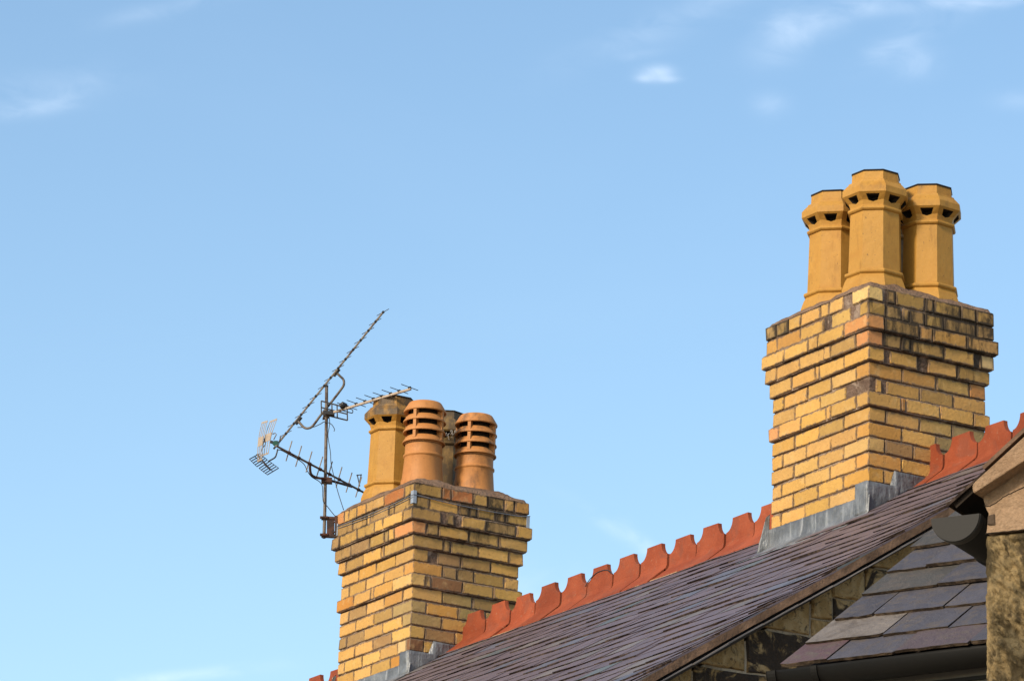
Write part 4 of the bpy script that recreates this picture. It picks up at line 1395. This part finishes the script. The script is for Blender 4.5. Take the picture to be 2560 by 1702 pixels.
# kneeler
kn = [(-.0033, .118), (-.0046, .100), (-.0046, .0874), (-.001, .076), (.001, .0666), (.006, .057), (.0094, .0516), (.007, .035), (.0052, .0187), (.004, .009), (.0021, .0035), (.09, .0025), (.6, .0025), (.6, .52), (.183, .20), (.09, .15)]
mb = MB(); prism(mb, [RPt(m, z, -.004 + random.uniform(-.001, .001)) for m, z in kn], RK * .28); mb.build('kneeler', M['kneeler'], rb_)
mb = MB()   # hairline open joint across the kneeler
ck = spline([RPt(-.003, .072, -.0055), RPt(.012, .070, -.0055), RPt(.03, .078, -.0055), RPt(.05, .090, -.0055), RPt(.09, .104, -.0055), RPt(.16, .13, -.0055)], 6)
tube(mb, [p + V((0, 0, random.uniform(-.0012, .0012))) for p in ck], .0011, 4); mb.build('open_joint', M['soot'], rb_)
mb = MB(); tube(mb, [RPt(.0 + .012 * i, .001 + random.uniform(-.0015, .0015), -.005) for i in range(30)], .0013, 4); mb.build('open_joint', M['soot'], rb_)
# end of an old timber let into the kneeler
mb = MB(); cbox(mb, RPt(.006, .020, -.006), RM * .021, RK * .05, EC * .029, .004, .003); mb.build('timber_end', M['timber'], rb_)
# coping
AP = 1.62
cpn = [(-.0157, .1111), (-.0135, .117), (-.0078, .123), (.1197, .2236), (AP, 1.408), (AP, 1.325), (.2026, .2047), (.1196, .161), (-.0113, .0929), (-.0148, .100)]
mb = MB(); prism(mb, [RPt(2 * AP - m, z, -.05) for m, z in cpn], RK * .33); mb.build('coping', M['kneeler'], rb_)
mb = MB(); prism(mb, [RPt(m, z, .004) for m, z in ((.58, .003), (2 * AP, .003), (2 * AP, .10), (AP, 1.34), (.58, .52))], RK * .28); mb.build('gable_wall', M['gmortar'], rb_)
mb = MB(); prism(mb, [RPt(m, z, -.05 + random.uniform(-.0008, .0008)) for m, z in cpn], RK * .33)
cop = mb.build('coping', M['kneeler'], rb_)
bv = cop.modifiers.new('worn_edges', 'BEVEL'); bv.width = .003; bv.segments = 2; bv.limit_method = 'ANGLE'
# roof behind the coping, overhanging the eaves
QR = R(38.5)
RUv = RM * math.cos(QR) + EC * math.sin(QR); RNv = RK.cross(RUv).normalized()
if RNv.z < 0: RNv = -RNv
rr_ = part_empty('roof', RPt(.2, .3, .5), rb_)
E0 = RPt(-.1247, .0996, .05) - RNv * .020
mb = MB(); box(mb, E0 + RK * .012 + RNv * .002 + RUv * .012, RUv * 2.19, RK * 3.0, RNv * .012); mb.build('roof_deck', M['soot'], rr_)  # boards painted black for the shade under the overhang
RU2 = RM * -math.cos(QR) + EC * math.sin(QR); RN2 = RK.cross(RU2).normalized()
if RN2.z < 0: RN2 = -RN2
mb = MB(); box(mb, RPt(2 * AP + .1247, .0996, .05) - RN2 * .018, RU2 * 2.20, RK * 3.0, RN2 * .024); mb.build('far_slope', M['slate'], rr_, (.11, .085, .095, 1))
for ci in range(10):
    for i in range(12):
        k0 = (.0 if ci % 2 else -.12) + i * .25
        k0c = max(0, k0); k1 = k0 + .247
        if k1 < .05: continue
        mb = MB(); t0 = ci * .19
        o_ = E0 + RK * k0c + RUv * t0 + RNv * .016
        box(mb, o_, RUv * .40 - RNv * .010, RK * (k1 - k0c), RNv * .006, .001)
        mb.build('slate', M['sedge'] if k0c == 0 else M['slate'], rr_, tint() + (1,))
for i in range(12): pass
mb = MB(); box(mb, E0 + RUv * .13 + RNv * .016 - RK * .012, RUv * 1.95, RK * .05, RNv * .010); mb.build('verge_fillet', M['verge'], rr_)
# gutter along the eaves, its end cap towards the street
rg = part_empty('gutter', RPt(-.077, .05), rb_)
gc = RPt(-.0772, .0520, -.01)
tiltv = (RM * .999 + EC * .012).normalized()
mb = MB(); half_gutter(mb, gc + RK * .004, gc + RK * 2.6 + DN * .01, .0615, .003, DN, tiltv, 24); mb.build('trough', M['plastic_dark'], rg, smooth=True)  # near-black colour stands in for the shade the trough lies in
mb = MB()
prism(mb, [gc + tiltv * (math.cos(math.pi * k / 28) * .0635) + DN * (math.sin(math.pi * k / 28) * .0635) for k in range(29)], RK * .004)
half_gutter(mb, gc + RK * .004, gc + RK * .028, .0655, .004, DN, tiltv, 24)
mb.build('end_cap', M['plastic'], rg)
mb = MB(); half_gutter(mb, gc + RK * .25, gc + RK * .28, .067, .006, DN, tiltv, 18); mb.build('bracket', M['plastic_dark'], rg)
mb = MB(); box(mb, RPt(-.008, -.02, .32), RM * .012, RK * 2.4, EC * .12); mb.build('fascia', M['deck'], rb_)
